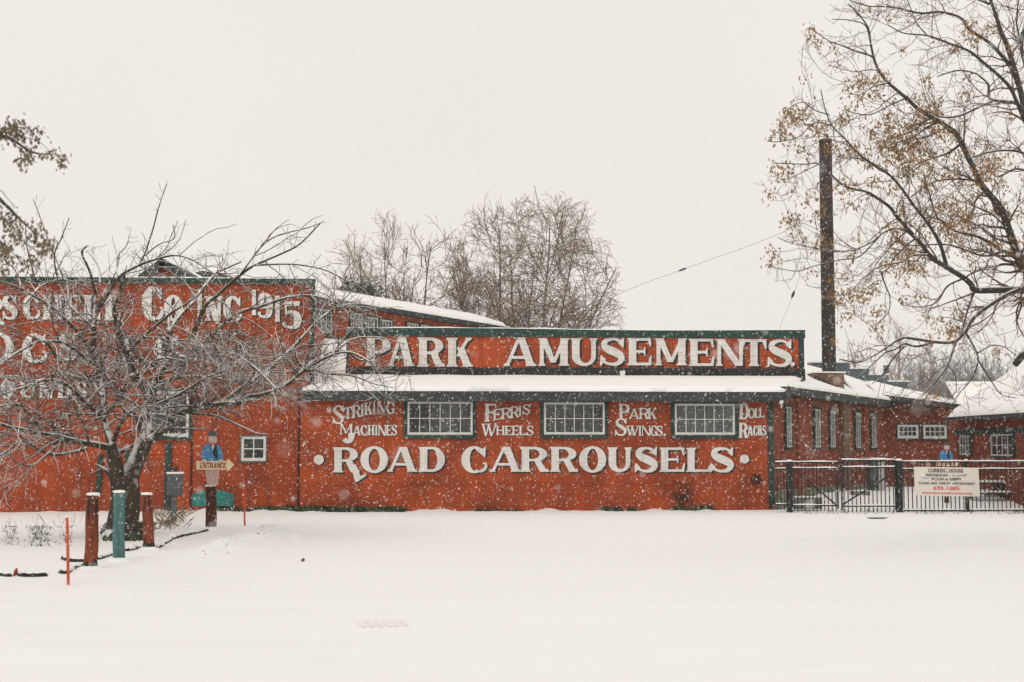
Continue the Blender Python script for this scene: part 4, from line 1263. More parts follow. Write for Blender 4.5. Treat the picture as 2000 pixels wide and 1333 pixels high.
timber([(334, 1054), (360, 1047), (404, 1037)], 10, 'dark edging timber reaching up to the brown sign post', 1)
timber([(306, 1072), (320, 1063), (334, 1055)], 8, 'dark edging timber just past the split red post', 2)
timber([(247, 1078), (262, 1074), (284, 1069)], 8, 'dark edging timber between the teal post and the split red post', 3)
timber([(188, 1094), (202, 1090), (220, 1084)], 9, 'dark edging timber between the leaning red post and the teal post', 4)
timber([(122, 1092), (140, 1098), (164, 1098)], 8, 'dark timber end poking out left of the leaning red post', 5)
timber([(117, 1120), (130, 1121), (140, 1113), (164, 1106)], 8, 'dark broken timber behind the nearest orange stake', 6)
timber([(34, 1122), (52, 1127), (94, 1126)], 10, 'thick dark timber lying alone at the left edge beside the red stone', 7)
timber([(-6, 1123), (8, 1126), (22, 1127)], 7, 'dark timber end cut by the left edge of the picture', 8)
p = G(27, 1126); m = MB(); m.tube([p, p + (.02, .02, .06), p + (.03, .02, .1)], [.014, .026, .01], 6)
tag(build(m, 'stone', M['letter_red']), 'small reddish stone between two dark timbers at the left edge', 'stone')
p = G(589, 1097); m = MB(); m.tube([p - (0, 0, .02), p + (.02, 0, .02), p + (.04, 0, .04)], [.015, .028, .012], 7)
tag(build(m, 'pebble', M['pebble']), 'brown pebble lying alone on the open snow', 'pebble')

# grey service box on its post
bb = G(338, 1019); Db = depth_of(bb)
BX = wall_y(bb[1])
bx = thing('service_box', bb, 'grey steel service box on a post under the tree with snow on its lid', 'box')
g = MB(); g.pbox(BX, 326.5, 926, 355, 968, -.2, 0); build(g, 'cabinet', M['box_grey'], bx)
g = MB(); g.pbox(BX, 328.5, 929, 353, 965, 0, .012); build(g, 'door', M['box_grey'], bx)
g = MB(); g.pbox(BX, 325.5, 922.5, 356, 926, -.22, .02); build(g, 'snow_cap', M['roof_snow'], bx)
g = MB(); g.pbox(BX, 334, 968, 343, 1022, -.12, -.03); build(g, 'post', M['box_grey'], bx)
# teal board standing at the wall
TB = wall_y(YM - .02)
g = MB(); g.prism([TB.pt(375, 989), TB.pt(456, 989), TB.pt(457, 966), TB.pt(438, 959), TB.pt(416, 956), TB.pt(395, 959), TB.pt(375, 966)], (0, -.06, 0))
tag(build(g, 'teal_panel', M['teal_panel']), 'dark teal board with a curved top against the wall behind the sign post', 'board')
# plank leaning at the corner
g = MB(); g.bar(G(1496, 991) , P(1510, 981, depth_of(G(1496, 991)) + .1), .06, .1)
tag(build(g, 'loose_plank', M['post_brown']), 'short loose plank lying at the dark green corner post by the fence', 'plank')
# drain grate just showing through the snow
gr = thing('drain_grate', G(750, 1219), 'snow-filled drain grate with slanting slots in the open lot', 'grate')
for i in range(6):
    u = 696 + i * 16.5; sl = -1.0 * i
    q = [G(u, 1215.5 + sl), G(u + 8.5, 1215 + sl), G(u + 20, 1226 + sl * .6), G(u + 11, 1227 + sl * .6)]
    g = MB(); g.add([(p[0], p[1], float(gz(p[0], p[1])) + .004) for p in q], [(0, 1, 2, 3)])
    build(g, 'slot', M['grate'], gr)
gr['label'] = 'snow-filled drain grate with slanting slots in the open lot'
q = [G(1692, 1011.5), G(1735, 1011.5), G(1728, 1014), G(1700, 1014)]
g = MB(); g.add([(p[0], p[1], float(gz(p[0], p[1])) + .006) for p in q], [(0, 1, 2, 3)])
tag(build(g, 'manhole_cover', M['black_board']), 'thin dark drain cover showing through the snow in front of the gate', 'drain')

# ------------------------------------------------------------------ trees
RNG = random.Random(77)


def norm(a):
    return a / (np.linalg.norm(a) + 1e-9)


def proj(p):
    d = np.asarray(p) - CAM; k = d @ FW
    return 1000 + F_PX * (d @ RT) / k, IH / 2 - F_PX * (d @ UP) / k


class Branches:
    def __init__(s):
        s.lv = {}

    def add(s, lv, pts, rad):
        s.lv.setdefault((lv, len(pts)), []).append((pts, rad))

    def arrays(s, levels, sides):
        Vs, Qs, n = [], [], 0
        for (lv, k), L in s.lv.items():
            if lv not in levels:
                continue
            v, q = tube_arrays(np.array([p for p, _ in L]), np.array([r for _, r in L]), sides.get(lv, 3))
            Vs.append(v); Qs.append(q + n); n += len(v)
        return np.concatenate(Vs), np.concatenate(Qs)


def sprout(rs, pts, rad, per_m, lmin, lmax, a0, a1, up, wig, nseg, t0, rscale, rtip, taper_len=0.5, toward=None, rmin=None, flat=1.0):
    """branches growing from one path"""
    seg = np.linalg.norm(np.diff(pts, axis=0), axis=1); cum = np.concatenate([[0], np.cumsum(seg)]); L = cum[-1]
    n = per_m * L * (1 - t0)
    n = int(n) + (1 if rs.random_sample() < n - int(n) else 0)
    out = []
    for i in range(n):
        t = t0 + (1 - t0) * rs.random_sample()
        d = t * L; k = min(len(pts) - 2, int(np.searchsorted(cum, d) - 1)); k = max(k, 0)
        f = (d - cum[k]) / (seg[k] + 1e-9)
        p = pts[k] * (1 - f) + pts[k + 1] * f; r = rad[k] * (1 - f) + rad[k + 1] * f
        tg = norm(pts[k + 1] - pts[k])
        v = rs.normal(size=3); v = norm(v - tg * (v @ tg))
        if toward is not None:
            v = norm(v + toward); v = norm(v - tg * (v @ tg))
        a = math.radians(rs.uniform(a0, a1))
        dr = tg * math.cos(a) + v * math.sin(a); dr = norm(dr * np.array([1, 1, flat]))
        ln = rs.uniform(lmin, lmax) * (1 - taper_len * t)
        st = ln / nseg
        q = [p]
        for s in range(nseg):
            dr = norm(dr + np.array([0, 0, up]) / nseg + rs.normal(size=3) * wig)
            q.append(q[-1] + dr * st)
        r0 = max(r * rscale, rtip * 1.05)
        if rmin: r0 = max(r0, rmin)
        out.append((np.array(q), np.linspace(r0, rtip, nseg + 1)))
    return out


def limb_from_px(pl, D0, d0, d1, w0, w1, n=None):
    """traced limb: pixels, depth from D0+d0 to D0+d1, width in pixels"""
    pl = np.array(pl, float); c = catmull(pl, 5)
    m = len(c); t = np.linspace(0, 1, m)
    D = D0 + d0 + (d1 - d0) * t
    pts = np.array([P(u, v, d) for (u, v), d in zip(c, D)])
    w = (w0 + (w1 - w0) * t ** .8)
    return pts, w / 2 * D / F_PX


def resample(pts, rad, step):
    seg = np.linalg.norm(np.diff(pts, axis=0), axis=1); cum = np.concatenate([[0], np.cumsum(seg)])
    n = max(4, int(cum[-1] / step) + 1); s = np.linspace(0, cum[-1], n)
    return np.stack([np.interp(s, cum, pts[:, k]) for k in range(3)], 1), np.interp(s, cum, rad)


# ---- apple tree on the left
AD = depth_of(G(240, 1048))
apple = thing('apple_tree', G(240, 1048), 'spreading bare apple tree with snow along its branches in front of the tall red hall', 'tree')
rs = np.random.RandomState(12)
TR = [  # pixels, depth offset start/end, width start/end
    ([(237, 1052), (240, 1020), (245, 985), (246, 955), (243, 930)], 0, 0, 66, 50),
    ([(236, 985), (229, 930), (222, 890), (216, 868)], 0, -.1, 36, 22),
    ([(248, 960), (256, 925), (270, 893), (283, 862), (287, 842)], 0, .3, 40, 27),
    ([(218, 876), (192, 869), (160, 864), (130, 857), (112, 851), (84, 848), (40, 838), (-10, 826)], -.1, -2.2, 15, 6),
    ([(168, 876), (140, 884), (108, 888), (85, 882), (60, 868), (38, 862), (10, 884), (-20, 896)], -.4, -2.4, 8, 3),
    ([(220, 880), (212, 850), (203, 815), (200, 770), (192, 730), (182, 690), (184, 620), (186, 575)], 0, 1.2, 17, 8),
    ([(205, 822), (170, 790), (130, 752), (90, 742), (50, 756), (0, 772)], .2, -1.8, 9, 4),
    ([(200, 775), (176, 745), (140, 735), (110, 730), (72, 744), (30, 735), (-10, 738)], .3, 2.2, 8, 3),
    ([(287, 846), (282, 815), (292, 786), (300, 758), (318, 720), (340, 690)], .3, .8, 24, 13),
    ([(287, 862), (305, 852), (330, 824), (360, 803), (400, 794), (430, 789), (470, 787)], .2, -1.6, 19, 10),
    ([(440, 788), (480, 776), (520, 768), (560, 752), (600, 720), (650, 693), (690, 690), (730, 712)], -1.3, -2.4, 9, 3),
    ([(340, 690), (374, 702), (400, 670), (444, 628), (470, 610), (512, 598), (560, 582), (608, 578), (660, 590)], .8, -1.2, 10, 3),
    ([(320, 716), (336, 640), (372, 596), (390, 572), (420, 536), (450, 520), (470, 512)], .8, 2.6, 10, 3.5),
    ([(374, 664), (400, 600), (424, 578), (466, 540), (498, 518), (540, 500), (584, 478), (625, 437)], .5, -.8, 9, 2),
    ([(466, 540), (505, 487), (530, 466), (560, 455), (604, 444), (633, 432)], -.3, 1.0, 5, 1.6),
    ([(500, 518), (560, 516), (600, 520), (640, 530), (690, 556)], -.3, .5, 4, 1.5),
    ([(430, 789), (480, 752), (520, 726), (560, 690), (590, 660), (620, 628), (650, 606), (690, 594), (760, 604)], -.8, .8, 10, 3),
    ([(540, 758), (568, 744), (610, 708), (650, 688), (676, 687), (704, 704), (730, 698)], -1.4, -.2, 7, 3),
    ([(380, 700), (400, 694), (430, 690), (460, 692), (500, 720), (540, 760)], .6, -2.6, 8, 3),
    ([(182, 690), (160, 660), (144, 640), (100, 600), (60, 575), (30, 560), (-5, 548)], .8, -1.2, 9, 3),
    ([(48, 594), (74, 564), (100, 550), (128, 547), (172, 562)], 0, 1.4, 5, 2),
    ([(112, 700), (86, 667), (46, 682), (0, 712), (-30, 736)], -.6, -2, 6, 3),
    ([(192, 720), (144, 682), (120, 669), (86, 666)], .6, -.6, 7, 5),
    ([(188, 610), (214, 570), (234, 540), (270, 519), (300, 508), (340, 499), (372, 506), (402, 524), (430, 542)], 1.0, -.5, 8, 2),
    ([(248, 690), (270, 668), (300, 640), (340, 608), (372, 588), (404, 562)], -.5, -2.2, 7, 3),
    ([(292, 790), (270, 740), (248, 692), (230, 650), (225, 610), (236, 560), (243, 540)], .4, -.6, 11, 4),
    ([(188, 580), (175, 530), (160, 496), (170, 480)], 1.2, .4, 6, 1.8),
    ([(126, 548), (110, 505), (94, 465), (65, 389)], .3, .8, 4.5, 1.2),
    ([(112, 545), (106, 500), (120, 465), (135, 426)], .3, -.6, 3, 1),
    ([(270, 520), (284, 490), (298, 450), (310, 405), (325, 361)], .4, .8, 4.5, 1.2),
    ([(283, 500), (310, 478), (340, 466), (338, 440)], .4, -.5, 2.5, 1),
    ([(228, 545), (230, 500), (246, 482), (256, 445)], .2, .8, 3.2, 1),
    ([(300, 508), (326, 492), (350, 468), (363, 430)], .2, .7, 2.8, 1),
    ([(195, 552), (192, 520), (168, 488)], .4, .9, 3.5, 1.4),
    ([(40, 560), (30, 528), (0, 500)], 0, 1, 4, 1.5),
    ([(70, 556), (62, 520), (52, 480), (50, 440)], 0, -1, 3, 1),
    ([(360, 806), (420, 812), (460, 828), (500, 846), (520, 848)], -.6, -2.4, 6, 1.6),
    ([(600, 720), (640, 730), (690, 735), (730, 750), (770, 758)], -2.0, -1, 4, 1.2),
    ([(650, 690), (690, 662), (740, 660), (790, 672)], -1.8, -.5, 4, 1.2),
    ([(130, 857), (100, 880), (60, 910), (20, 895)], -.8, -2.6, 5, 1.6),
    ([(84, 848), (50, 800), (20, 790), (-20, 800)], -1.4, -2.6, 6, 2),
    ([(203, 815), (240, 770), (280, 720), (320, 700), (360, 706)], .1, -1.8, 8, 3),
    ([(222, 860), (240, 820), (262, 800), (300, 792), (350, 770), (400, 740), (450, 720)], 0, -2.4, 9, 3),
    ([(300, 760), (340, 740), (380, 735), (430, 740), (480, 742), (530, 730)], .4, 2.2, 8, 3),
    ([(340, 690), (330, 650), (332, 612), (350, 585)], .8, 1.6, 8, 3),
    ([(184, 640), (150, 610), (135, 590), (132, 560)], .9, 2, 6, 2.5),
]
B = Branches()
limbs = []
for i, (pl, d0, d1, w0, w1) in enumerate(TR):
    pts, rad = limb_from_px(pl, AD, d0, d1, w0, w1)
    rad = rad + .003
    if i == 0:
        rad[0] *= 1.35; rad[1] *= 1.15
    limbs.append((pts, rad)); B.add(0, pts, rad)
SIL = ([-150, 0, 60, 150, 250, 330, 420, 500, 560, 610, 640, 700, 760, 800, 830], [500, 500, 485, 488, 480, 482, 500, 500, 470, 470, 530, 575, 640, 700, 760])


def keep_apple(path):
    """where the crown is dense in the photograph and where it thins out"""
    u, v = proj(path[-1]); um, vm = proj(path[len(path) // 2])
    top = np.interp(u, *SIL)
    if v < top: return rs.random_sample() < .06
    if u > 805: return False
    k = 1.0
    if vm < 560: k = .3
    elif 265 < um < 610 and vm < 650: k = .2
    elif um < 250 and vm < 640: k = .42
    elif um < 110 and 640 < vm < 790: k = .5
    elif um > 605: k = .6
    if vm > 825: k = min(k, .35)
    if vm > 790 and um > 370: k = .12
    if v > 838 and u > 375: return False
    return rs.random_sample() < k


l1, l2 = [], []
for i, (pts, rad) in enumerate(limbs):
    thin = i >= 26 and i <= 35
    t0 = .75 if i < 3 else (.1 if thin else .15)
    l1 += sprout(rs, pts, rad, 2.0 if thin else 12.0, .35 if thin else .6, .8 if thin else 2.5, 25, 75, -.12 if not thin else .2, .2, 7, t0, .48, .0055, .45, flat=1.0 if thin else .55)
l1 = [q for q in l1 if keep_apple(q[0])]
for pts, rad in l1:
    B.add(1, pts, rad)
    l2 += sprout(rs, pts, rad, 4.6, .25, 1.0, 30, 80, 0.0, .22, 5, .15, .55, .0048, .4, flat=.75)
l2 = [q for q in l2 if proj(q[0][-1])[1] > np.interp(proj(q[0][-1])[0], *SIL) - 12 and proj(q[0][-1])[0] < 812 and not (proj(q[0][-1])[0] > 375 and proj(q[0][-1])[1] > 842)]
for pts, rad in l2:
    B.add(2, pts, rad)
    for q in sprout(rs, pts, rad, 3.4, .08, .4, 35, 85, .3, .15, 3, .1, .6, .0038, .2):
        B.add(3, *q)
for i, (pts, rad) in enumerate(limbs):
    if i > 2:
        for q in sprout(rs, pts, rad, 8, .08, .3, 40, 90, .8, .2, 3, .1, .3, .004, .1):
            B.add(3, *q)
v, q = B.arrays({0}, {0: 9}); build_np(v, q, 'trunk', M['bark_apple'], apple)
v, q = B.arrays({1, 2, 3}, {1: 5, 2: 4, 3: 3}); build_np(v, q, 'crown', M['twig_apple'], apple)
NTW = len(q)

# ---- ash at the right edge
ash = thing('ash_tree', G(2165, 1090), 'large bare ash with tan seed clusters reaching in from the right side over the smokestack', 'tree')
D = 23.0
RT_ = [
    ([(2165, 1095), (2150, 900), (2130, 740), (2110, 640), (2085, 560)], 0, 0.2, 62, 34),
    ([(2085, 560), (2050, 470), (2020, 330), (2000, 208), (1973, 108), (1954, 59), (1940, 16), (1920, -40)], .2, 1.0, 20, 4.5),
    ([(2130, 760), (2100, 690), (2060, 600), (2000, 523), (1984, 491), (1970, 448), (1954, 407), (1932, 380), (1914, 356), (1895, 316), (1878, 281), (1865, 259), (1835, 238), (1797, 216), (1770, 192), (1735, 162), (1716, 138), (1706, 111), (1700, 81), (1695, 54), (1676, 27), (1657, 8)], 0, -2.5, 21, 1.6),
    ([(1706, 111), (1671, 100), (1635, 86), (1620, 81), (1592, 62)], -2.2, -2.8, 3.5, 1.4),
    ([(1700, 81), (1690, 50), (1660, 40), (1625, 38)], -2.3, -1.6, 3, 1.3),
    ([(2030, 300), (2000, 232), (1986, 200), (1968, 165), (1919, 121), (1892, 100), (1851, 84), (1811, 70), (1765, 65), (1735, 50)], .2, -1.5, 10, 1.6),
    ([(1990, 170), (1973, 130), (1941, 92), (1924, 78), (1892, 57), (1876, 35), (1838, 24), (1797, 26), (1754, 16), (1722, 13), (1695, 12), (1660, 2)], .6, 2.2, 9, 1.8),
    ([(2050, 330), (2000, 300), (1962, 294), (1922, 300), (1890, 310)], .2, -1.6, 7, 2),
    ([(2010, 230), (1986, 203), (1946, 197), (1932, 189), (1930, 165), (1916, 151), (1903, 143), (1870, 138), (1830, 150)], .4, 1.8, 8, 2),
    ([(1938, 198), (1905, 213), (1873, 227), (1838, 229), (1805, 216), (1770, 225)], .6, .0, 5, 1.6),
    ([(2110, 640), (2060, 575), (2000, 567), (1950, 567), (1905, 567), (1897, 556), (1881, 542), (1851, 524), (1819, 502), (1797, 475), (1776, 451), (1752, 424), (1738, 405), (1711, 386), (1692, 375), (1654, 366), (1630, 348), (1600, 321), (1568, 321), (1511, 319)], 0, -3.0, 16, 1.6),
    ([(1600, 321), (1570, 335), (1550, 345), (1525, 352)], -2.9, -3.2, 2, 1.1),
    ([(1849, 520), (1835, 475), (1811, 435), (1787, 405), (1762, 370), (1738, 343), (1700, 318), (1676, 300), (1649, 270), (1625, 246), (1611, 211), (1603, 175)], -.9, -2.5, 8, 1.5),
    ([(1625, 246), (1590, 240), (1560, 268), (1520, 277), (1498, 276)], -2.2, -3.2, 3, 1.2),
    ([(1620, 225), (1590, 215), (1570, 200), (1545, 208)], -2.3, -2.0, 2.4, 1.1),
    ([(2030, 520), (2000, 502), (1960, 491), (1935, 475), (1905, 461), (1865, 451), (1843, 434), (1827, 418), (1811, 364), (1800, 330)], .1, 1.9, 10, 2),
    ([(2080, 640), (2040, 560), (2000, 564), (1965, 577), (1924, 602), (1897, 626), (1884, 648), (1865, 667), (1835, 669), (1790, 663), (1762, 661), (1730, 680), (1708, 694), (1676, 708), (1640, 702)], -.2, -2.8, 13, 2),
    ([(1824, 669), (1790, 677), (1765, 672), (1748, 683), (1728, 690), (1700, 716), (1672, 740)], -1.6, -2.4, 5, 1.6),
    ([(1765, 678), (1745, 700), (1722, 735), (1703, 750)], -1.9, -2.2, 4, 1.2),
    ([(1886, 650), (1899, 672), (1910, 696), (1908, 716), (1896, 743), (1872, 770), (1858, 790)], -1.2, -1.8, 4.5, 1.4),
    ([(1910, 690), (1935, 676), (1960, 678), (1985, 695)], -1.3, -1.0, 3, 1.2),
    ([(1908, 700), (1930, 735), (1955, 770), (1985, 778)], -1.3, -1.5, 3, 1.1),
    ([(1867, 667), (1852, 710), (1831, 741), (1802, 770), (1784, 786)], -1.3, -2.2, 5.5, 1.4),
    ([(1850, 712), (1866, 735), (1868, 765)], -1.5, -1.2, 2.2, 1),
    ([(1904, 569), (1892, 600), (1882, 636), (1878, 655)], -.8, -1.1, 4, 2),
    ([(2000, 525), (1975, 517), (1948, 520), (1938, 545), (1932, 560)], .1, -.8, 7, 2),
    ([(1797, 476), (1770, 452), (1745, 447), (1722, 457), (1700, 475), (1660, 490), (1620, 489), (1580, 483), (1545, 475), (1520, 465)], -1.4, -3.2, 4.5, 1.2),
    ([(1811, 498), (1780, 500), (1760, 512), (1720, 520), (1690, 540), (1660, 570), (1640, 578)], -1.4, -2.4, 4.5, 1.2),
    ([(1722, 457), (1680, 500), (1640, 508), (1590, 520), (1555, 530), (1500, 520)], -2.0, -2.9, 3, 1.1),
    ([(1720, 530), (1730, 560), (1738, 580), (1735, 610), (1712, 635)], -1.9, -1.5, 3, 1.1),
    ([(1880, 545), (1850, 560), (1830, 590), (1800, 600), (1760, 596)], -1.1, -.2, 4, 1.3),
    ([(1960, 491), (1920, 500), (1860, 480), (1820, 478), (1780, 480), (1740, 470)], .4, 1.4, 5, 1.4),
    ([(1878, 281), (1850, 300), (1820, 310), (1790, 322), (1760, 350)], -1.1, .4, 5, 1.5),
    ([(1835, 238), (1810, 250), (1780, 270), (1740, 280), (1700, 262)], -1.5, -.4, 4, 1.3),
    ([(1770, 192), (1740, 205), (1700, 224), (1665, 220), (1650, 212)], -1.9, -1.0, 3, 1.2),
    ([(1735, 162), (1705, 170), (1680, 185), (1655, 183)], -2.1, -2.6, 3, 1.2),
    ([(1914, 356), (1880, 350), (1840, 352), (1810, 362), (1780, 385)], -.7, .8, 5, 1.5),
    ([(1970, 448), (1940, 420), (1900, 400), (1870, 370), (1850, 330)], -.2, 1.6, 6, 1.6),
    ([(2020, 340), (1985, 330), (1950, 345), (1925, 330)], .3, 2, 6, 1.6),
    ([(1973, 108), (1990, 80), (1985, 40), (1990, 0)], .8, 1.6, 5, 2),
    ([(2010, 150), (1995, 90), (2005, 30), (1998, -20)], .6, 2.2, 9, 4),
    ([(1932, 8), (1900, -5), (1870, -20)], 1, 1.6, 5, 2),
    ([(1811, 70), (1790, 45), (1780, 20), (1770, -6)], -.8, -.4, 2.5, 1.2),
]
rs = np.random.RandomState(21)
B = Branches(); limbs = []
tips = []
for i, (pl, d0, d1, w0, w1) in enumerate(RT_):
    pts, rad = limb_from_px(pl, D, d0, d1, w0, w1)
    rad = rad + .0015
    limbs.append((pts, rad)); B.add(0, pts, rad); tips.append(pts[-1])
l1, l2, l3 = [], [], []
left = -RT * .55
for i, (pts, rad) in enumerate(limbs):
    l1 += sprout(rs, pts, rad, 4.6, .35, 1.5, 30, 75, .16, .2, 7, .35 if i == 0 else .12, .42, .0036, .45, left)
def in_ash(path):
    u, v = proj(path[-1])
    return u > np.interp(v, [-50, 0, 60, 180, 250, 330, 470, 540, 600, 700, 800], [1680, 1655, 1568, 1556, 1515, 1482, 1490, 1495, 1590, 1625, 1690])


l1 = [q for q in l1 if in_ash(q[0])]
for p, r in l1:
    B.add(1, p, r)
    tips.append(p[-1])
    l2 += sprout(rs, p, r, 8.0, .15, .75, 30, 70, .18, .2, 5, .15, .6, .0032, .35, left * .6)
l2 = [q for q in l2 if in_ash(q[0])]
for p, r in l2:
    B.add(2, p, r); tips.append(p[-1])
    for q in sprout(rs, p, r, 5.5, .07, .26, 30, 70, .2, .15, 3, .2, .7, .0027, .2):
        B.add(3, *q)
v, q = B.arrays({0}, {0: 8}); build_np(v, q, 'trunk', M['bark_right'], ash)
# the sawn-off stub hanging low at the picture edge
m = MB(); m.tube([P(2075, 600, D - .2), P(2030, 650, D - .5), P(2004, 686, D - .7), P(1983, 712, D - .8)], [.11, .075, .06, .052], 10); build(m, 'sawn_stub', M['bark_right'], ash, smooth=True)
v, q = B.arrays({1, 2, 3}, {1: 4, 2: 3, 3: 3}); build_np(v, q, 'crown', M['twig_right'], ash)


def leaf_quads(rs, centers, per, spread, size, droop=1.0, wide=.35):
    V, Q, n = [], [], 0
    for c in centers:
        for _ in range(rs.randint(per[0], per[1])):
            o = c + rs.normal(size=3) * spread
            a = norm(rs.normal(size=3) * .55 + np.array([0, 0, -droop])); b = norm(np.cross(a, rs.normal(size=3)))
            L = size * rs.uniform(.6, 1.25); w = L * wide
            m = np.cross(a, b) * L * .18
            V += [o, o + a * L * .5 + b * w + m, o + a * L, o + a * L * .5 - b * w + m]
            Q.append((n, n + 1, n + 2, n + 3)); n += 4
    return np.array(V), np.array(Q)


hot = [(1590, 62, 30), (1545, 245, 60), (1500, 310, 28), (1530, 340, 30), (1755, 300, 60), (1700, 320, 50), (1800, 250, 45), (1560, 460, 45), (1500, 500, 28), (1580, 400, 24), (1930, 340, 45), (1960, 420, 45), (1860, 440, 50), (1740, 440, 40),
       (1775, 545, 35), (1700, 590, 35), (1640, 610, 30), (1840, 640, 28), (1690, 190, 40), (1855, 310, 40), (1900, 70, 30), (1985, 430, 40), (1730, 260, 40), (1650, 575, 30)]
sel = []
for t in tips:
    d = t - CAM; k = d @ FW
    u = 1000 + F_PX * (d @ RT) / k; vv = IH / 2 - F_PX * (d @ UP) / k
    pr = max([math.exp(-((u - a) ** 2 + (vv - b) ** 2) / (2 * (c * .75) ** 2)) for a, b, c in hot]) * .75 + .03
    if rs.random_sample() < pr:
        sel.append(t)
v, q = leaf_quads(rs, sel, (10, 22), .055, .062, 1.0, .24)
build_np(v, q, 'seed_clusters', M['leaf_tan'], ash, smooth=False)

# ---- leafy branches coming in at the left edge (a nearer maple outside the picture)
maple = thing('maple_tree', P(-330, 1200, 14), 'nearer maple at the left edge holding clumps of dry brown leaves', 'tree')
D = 14.5
LT = [([(-330, 1280), (-320, 900), (-300, 600), (-290, 300), (-280, 0)], 0, 0, 60, 30),
      ([(-295, 420), (-180, 330), (-80, 285), (0, 268), (22, 272), (60, 296), (90, 302), (107, 300)], 0, -.3, 16, 1.0),
      ([(-40, 275), (0, 262), (25, 250), (60, 252)], -.1, -.4, 3, 1), ([(30, 272), (55, 270), (80, 280), (98, 297)], -.2, 0, 2, 1),
      ([(-300, 560), (-180, 440), (-90, 390), (-20, 380), (10, 400), (40, 430), (62, 450), (72, 470)], 0, .3, 16, 1.2),
      ([(-60, 395), (-10, 410), (20, 440), (50, 475), (72, 490), (90, 488)], .1, -.3, 4, 1), ([(-90, 420), (-30, 440), (0, 470), (30, 500), (45, 520)], 0, .3, 4, 1), ([(-100, 430), (-40, 480), (-10, 500), (10, 530)], 0, -.2, 4, 1),
      ([(-20, 380), (0, 372), (12, 385), (30, 405)], 0, .2, 2.4, 1)]
rs = np.random.RandomState(8)
B = Branches(); tips = []; l1 = []
for i, (pl, d0, d1, w0, w1) in enumerate(LT):
    pts, rad = limb_from_px(pl, D, d0, d1, w0, w1); B.add(0, pts, rad)
    if i:
        l1 += sprout(rs, pts, rad, 9, .12, .38, 30, 70, .15, .15, 4, .45, .5, .002, .4)
for p, r in l1:
    B.add(1, p, r); tips += [p[-1], p[-2]]
v, q = B.arrays({0}, {0: 8}); build_np(v, q, 'trunk', M['bark_right'], maple)
v, q = B.arrays({1}, {1: 4}); build_np(v, q, 'twigs', M['twig_right'], maple)
v, q = leaf_quads(rs, tips, (8, 17), .045, .052, 1.2, .3)
build_np(v, q, 'leaves', M['leaf_brown'], maple, smooth=False)


# ---- bare trees behind
def bare_tree(u, v_top, D, width, label, seed, name='bare_tree', group=None, trunk_u=None, stems=1, mats=('bark_back', 'twig_back'), dens=1.0, arch=0.0, trunk_w=9):
    rs = np.random.RandomState(seed)
    top = P(u, v_top, D); base = np.array([top[0], top[1], -.2])
    if trunk_u is not None:
        base = P(trunk_u, 880, D); base[2] = -.2
    Hh = top[2] - base[2]; Wm = width / 2 * D / F_PX
    t = thing(name, base, label, 'tree', group)
    B = Branches(); main_ = []
    for s in range(stems):
        off = (s - (stems - 1) / 2) / max(1, stems - 1) if stems > 1 else 0.0
        h = Hh * (.87 - .3 * abs(off) * rs.uniform(.7, 1.2))
        n = 10; f = np.linspace(0, 1, n)
        b0 = base + RT * off * Wm * .25 + FH * rs.uniform(-1, 1) * (stems > 1)
        lean = off * Wm * 1.25 + float((top - base) @ RT) * .9
        pts = b0 + np.outer(f, (0, 0, h)) + np.outer(f ** 1.3 * lean, RT) + np.outer(f, FH) * rs.uniform(-1, 1) * Wm * .5 + np.cumsum(rs.normal(size=(n, 3)) * np.array([.07, .07, 0]), axis=0) * Hh / 12
        r0 = trunk_w / 2 * D / F_PX / (1 + .2 * (stems - 1))
        rad = r0 * (1 - .92 * f) + .014
        main_.append((pts, rad)); B.add(0, pts, rad)
    l1, l2, l3, l4 = [], [], [], []
    def ok(q):
        u_, v_ = proj(q[0][-1])
        e = (u_ - u) / (width / 2)
        if abs(e) > 1.12: return False
        lim = v_top + (880 - v_top) * .62 * max(0.0, 1 - math.sqrt(max(0.0, 1 - min(1, e * e))))
        return v_ > lim - 6 + rs.normal() * 8
    for pts, rad in main_:
        l1 += [q for q in sprout(rs, pts, rad, 4.4 * dens, Wm * .65, Wm * 1.6, 30, 70, .3 - arch, .12, 9, .18, .5, .014, .45) if ok(q)]
    for p, r in l1:
        B.add(1, p, r)
        l2 += [q for q in sprout(rs, p, r, 6.0 * dens, .7, 2.3, 22, 60, .2 - arch * 2.4, .14, 6, .12, .6, .0115, .45) if ok(q)]
    for p, r in l2:
        B.add(2, p, r)
        l3 += [q for q in sprout(rs, p, r, 5.6 * dens, .4, 1.3, 22, 60, .15 - arch * 3, .16, 5, .1, .7, .0095, .35) if ok(q)]
    for p, r in l3:
        B.add(3, p, r)
        for q in sprout(rs, p, r, 3.0 * dens, .2, .7, 20, 55, .2 - arch * 3, .15, 3, .2, .8, .0085, .2):
            if ok(q): B.add(4, *q)
    v, q = B.arrays({0, 1}, {0: 7, 1: 4}); build_np(v, q, 'trunk', M[mats[0]], t)
    v, q = B.arrays({2, 3, 4}, {2: 3, 3: 3, 4: 3}); build_np(v, q, 'crown', M[mats[1]], t)
    print(label[:30], len(q))
    return t


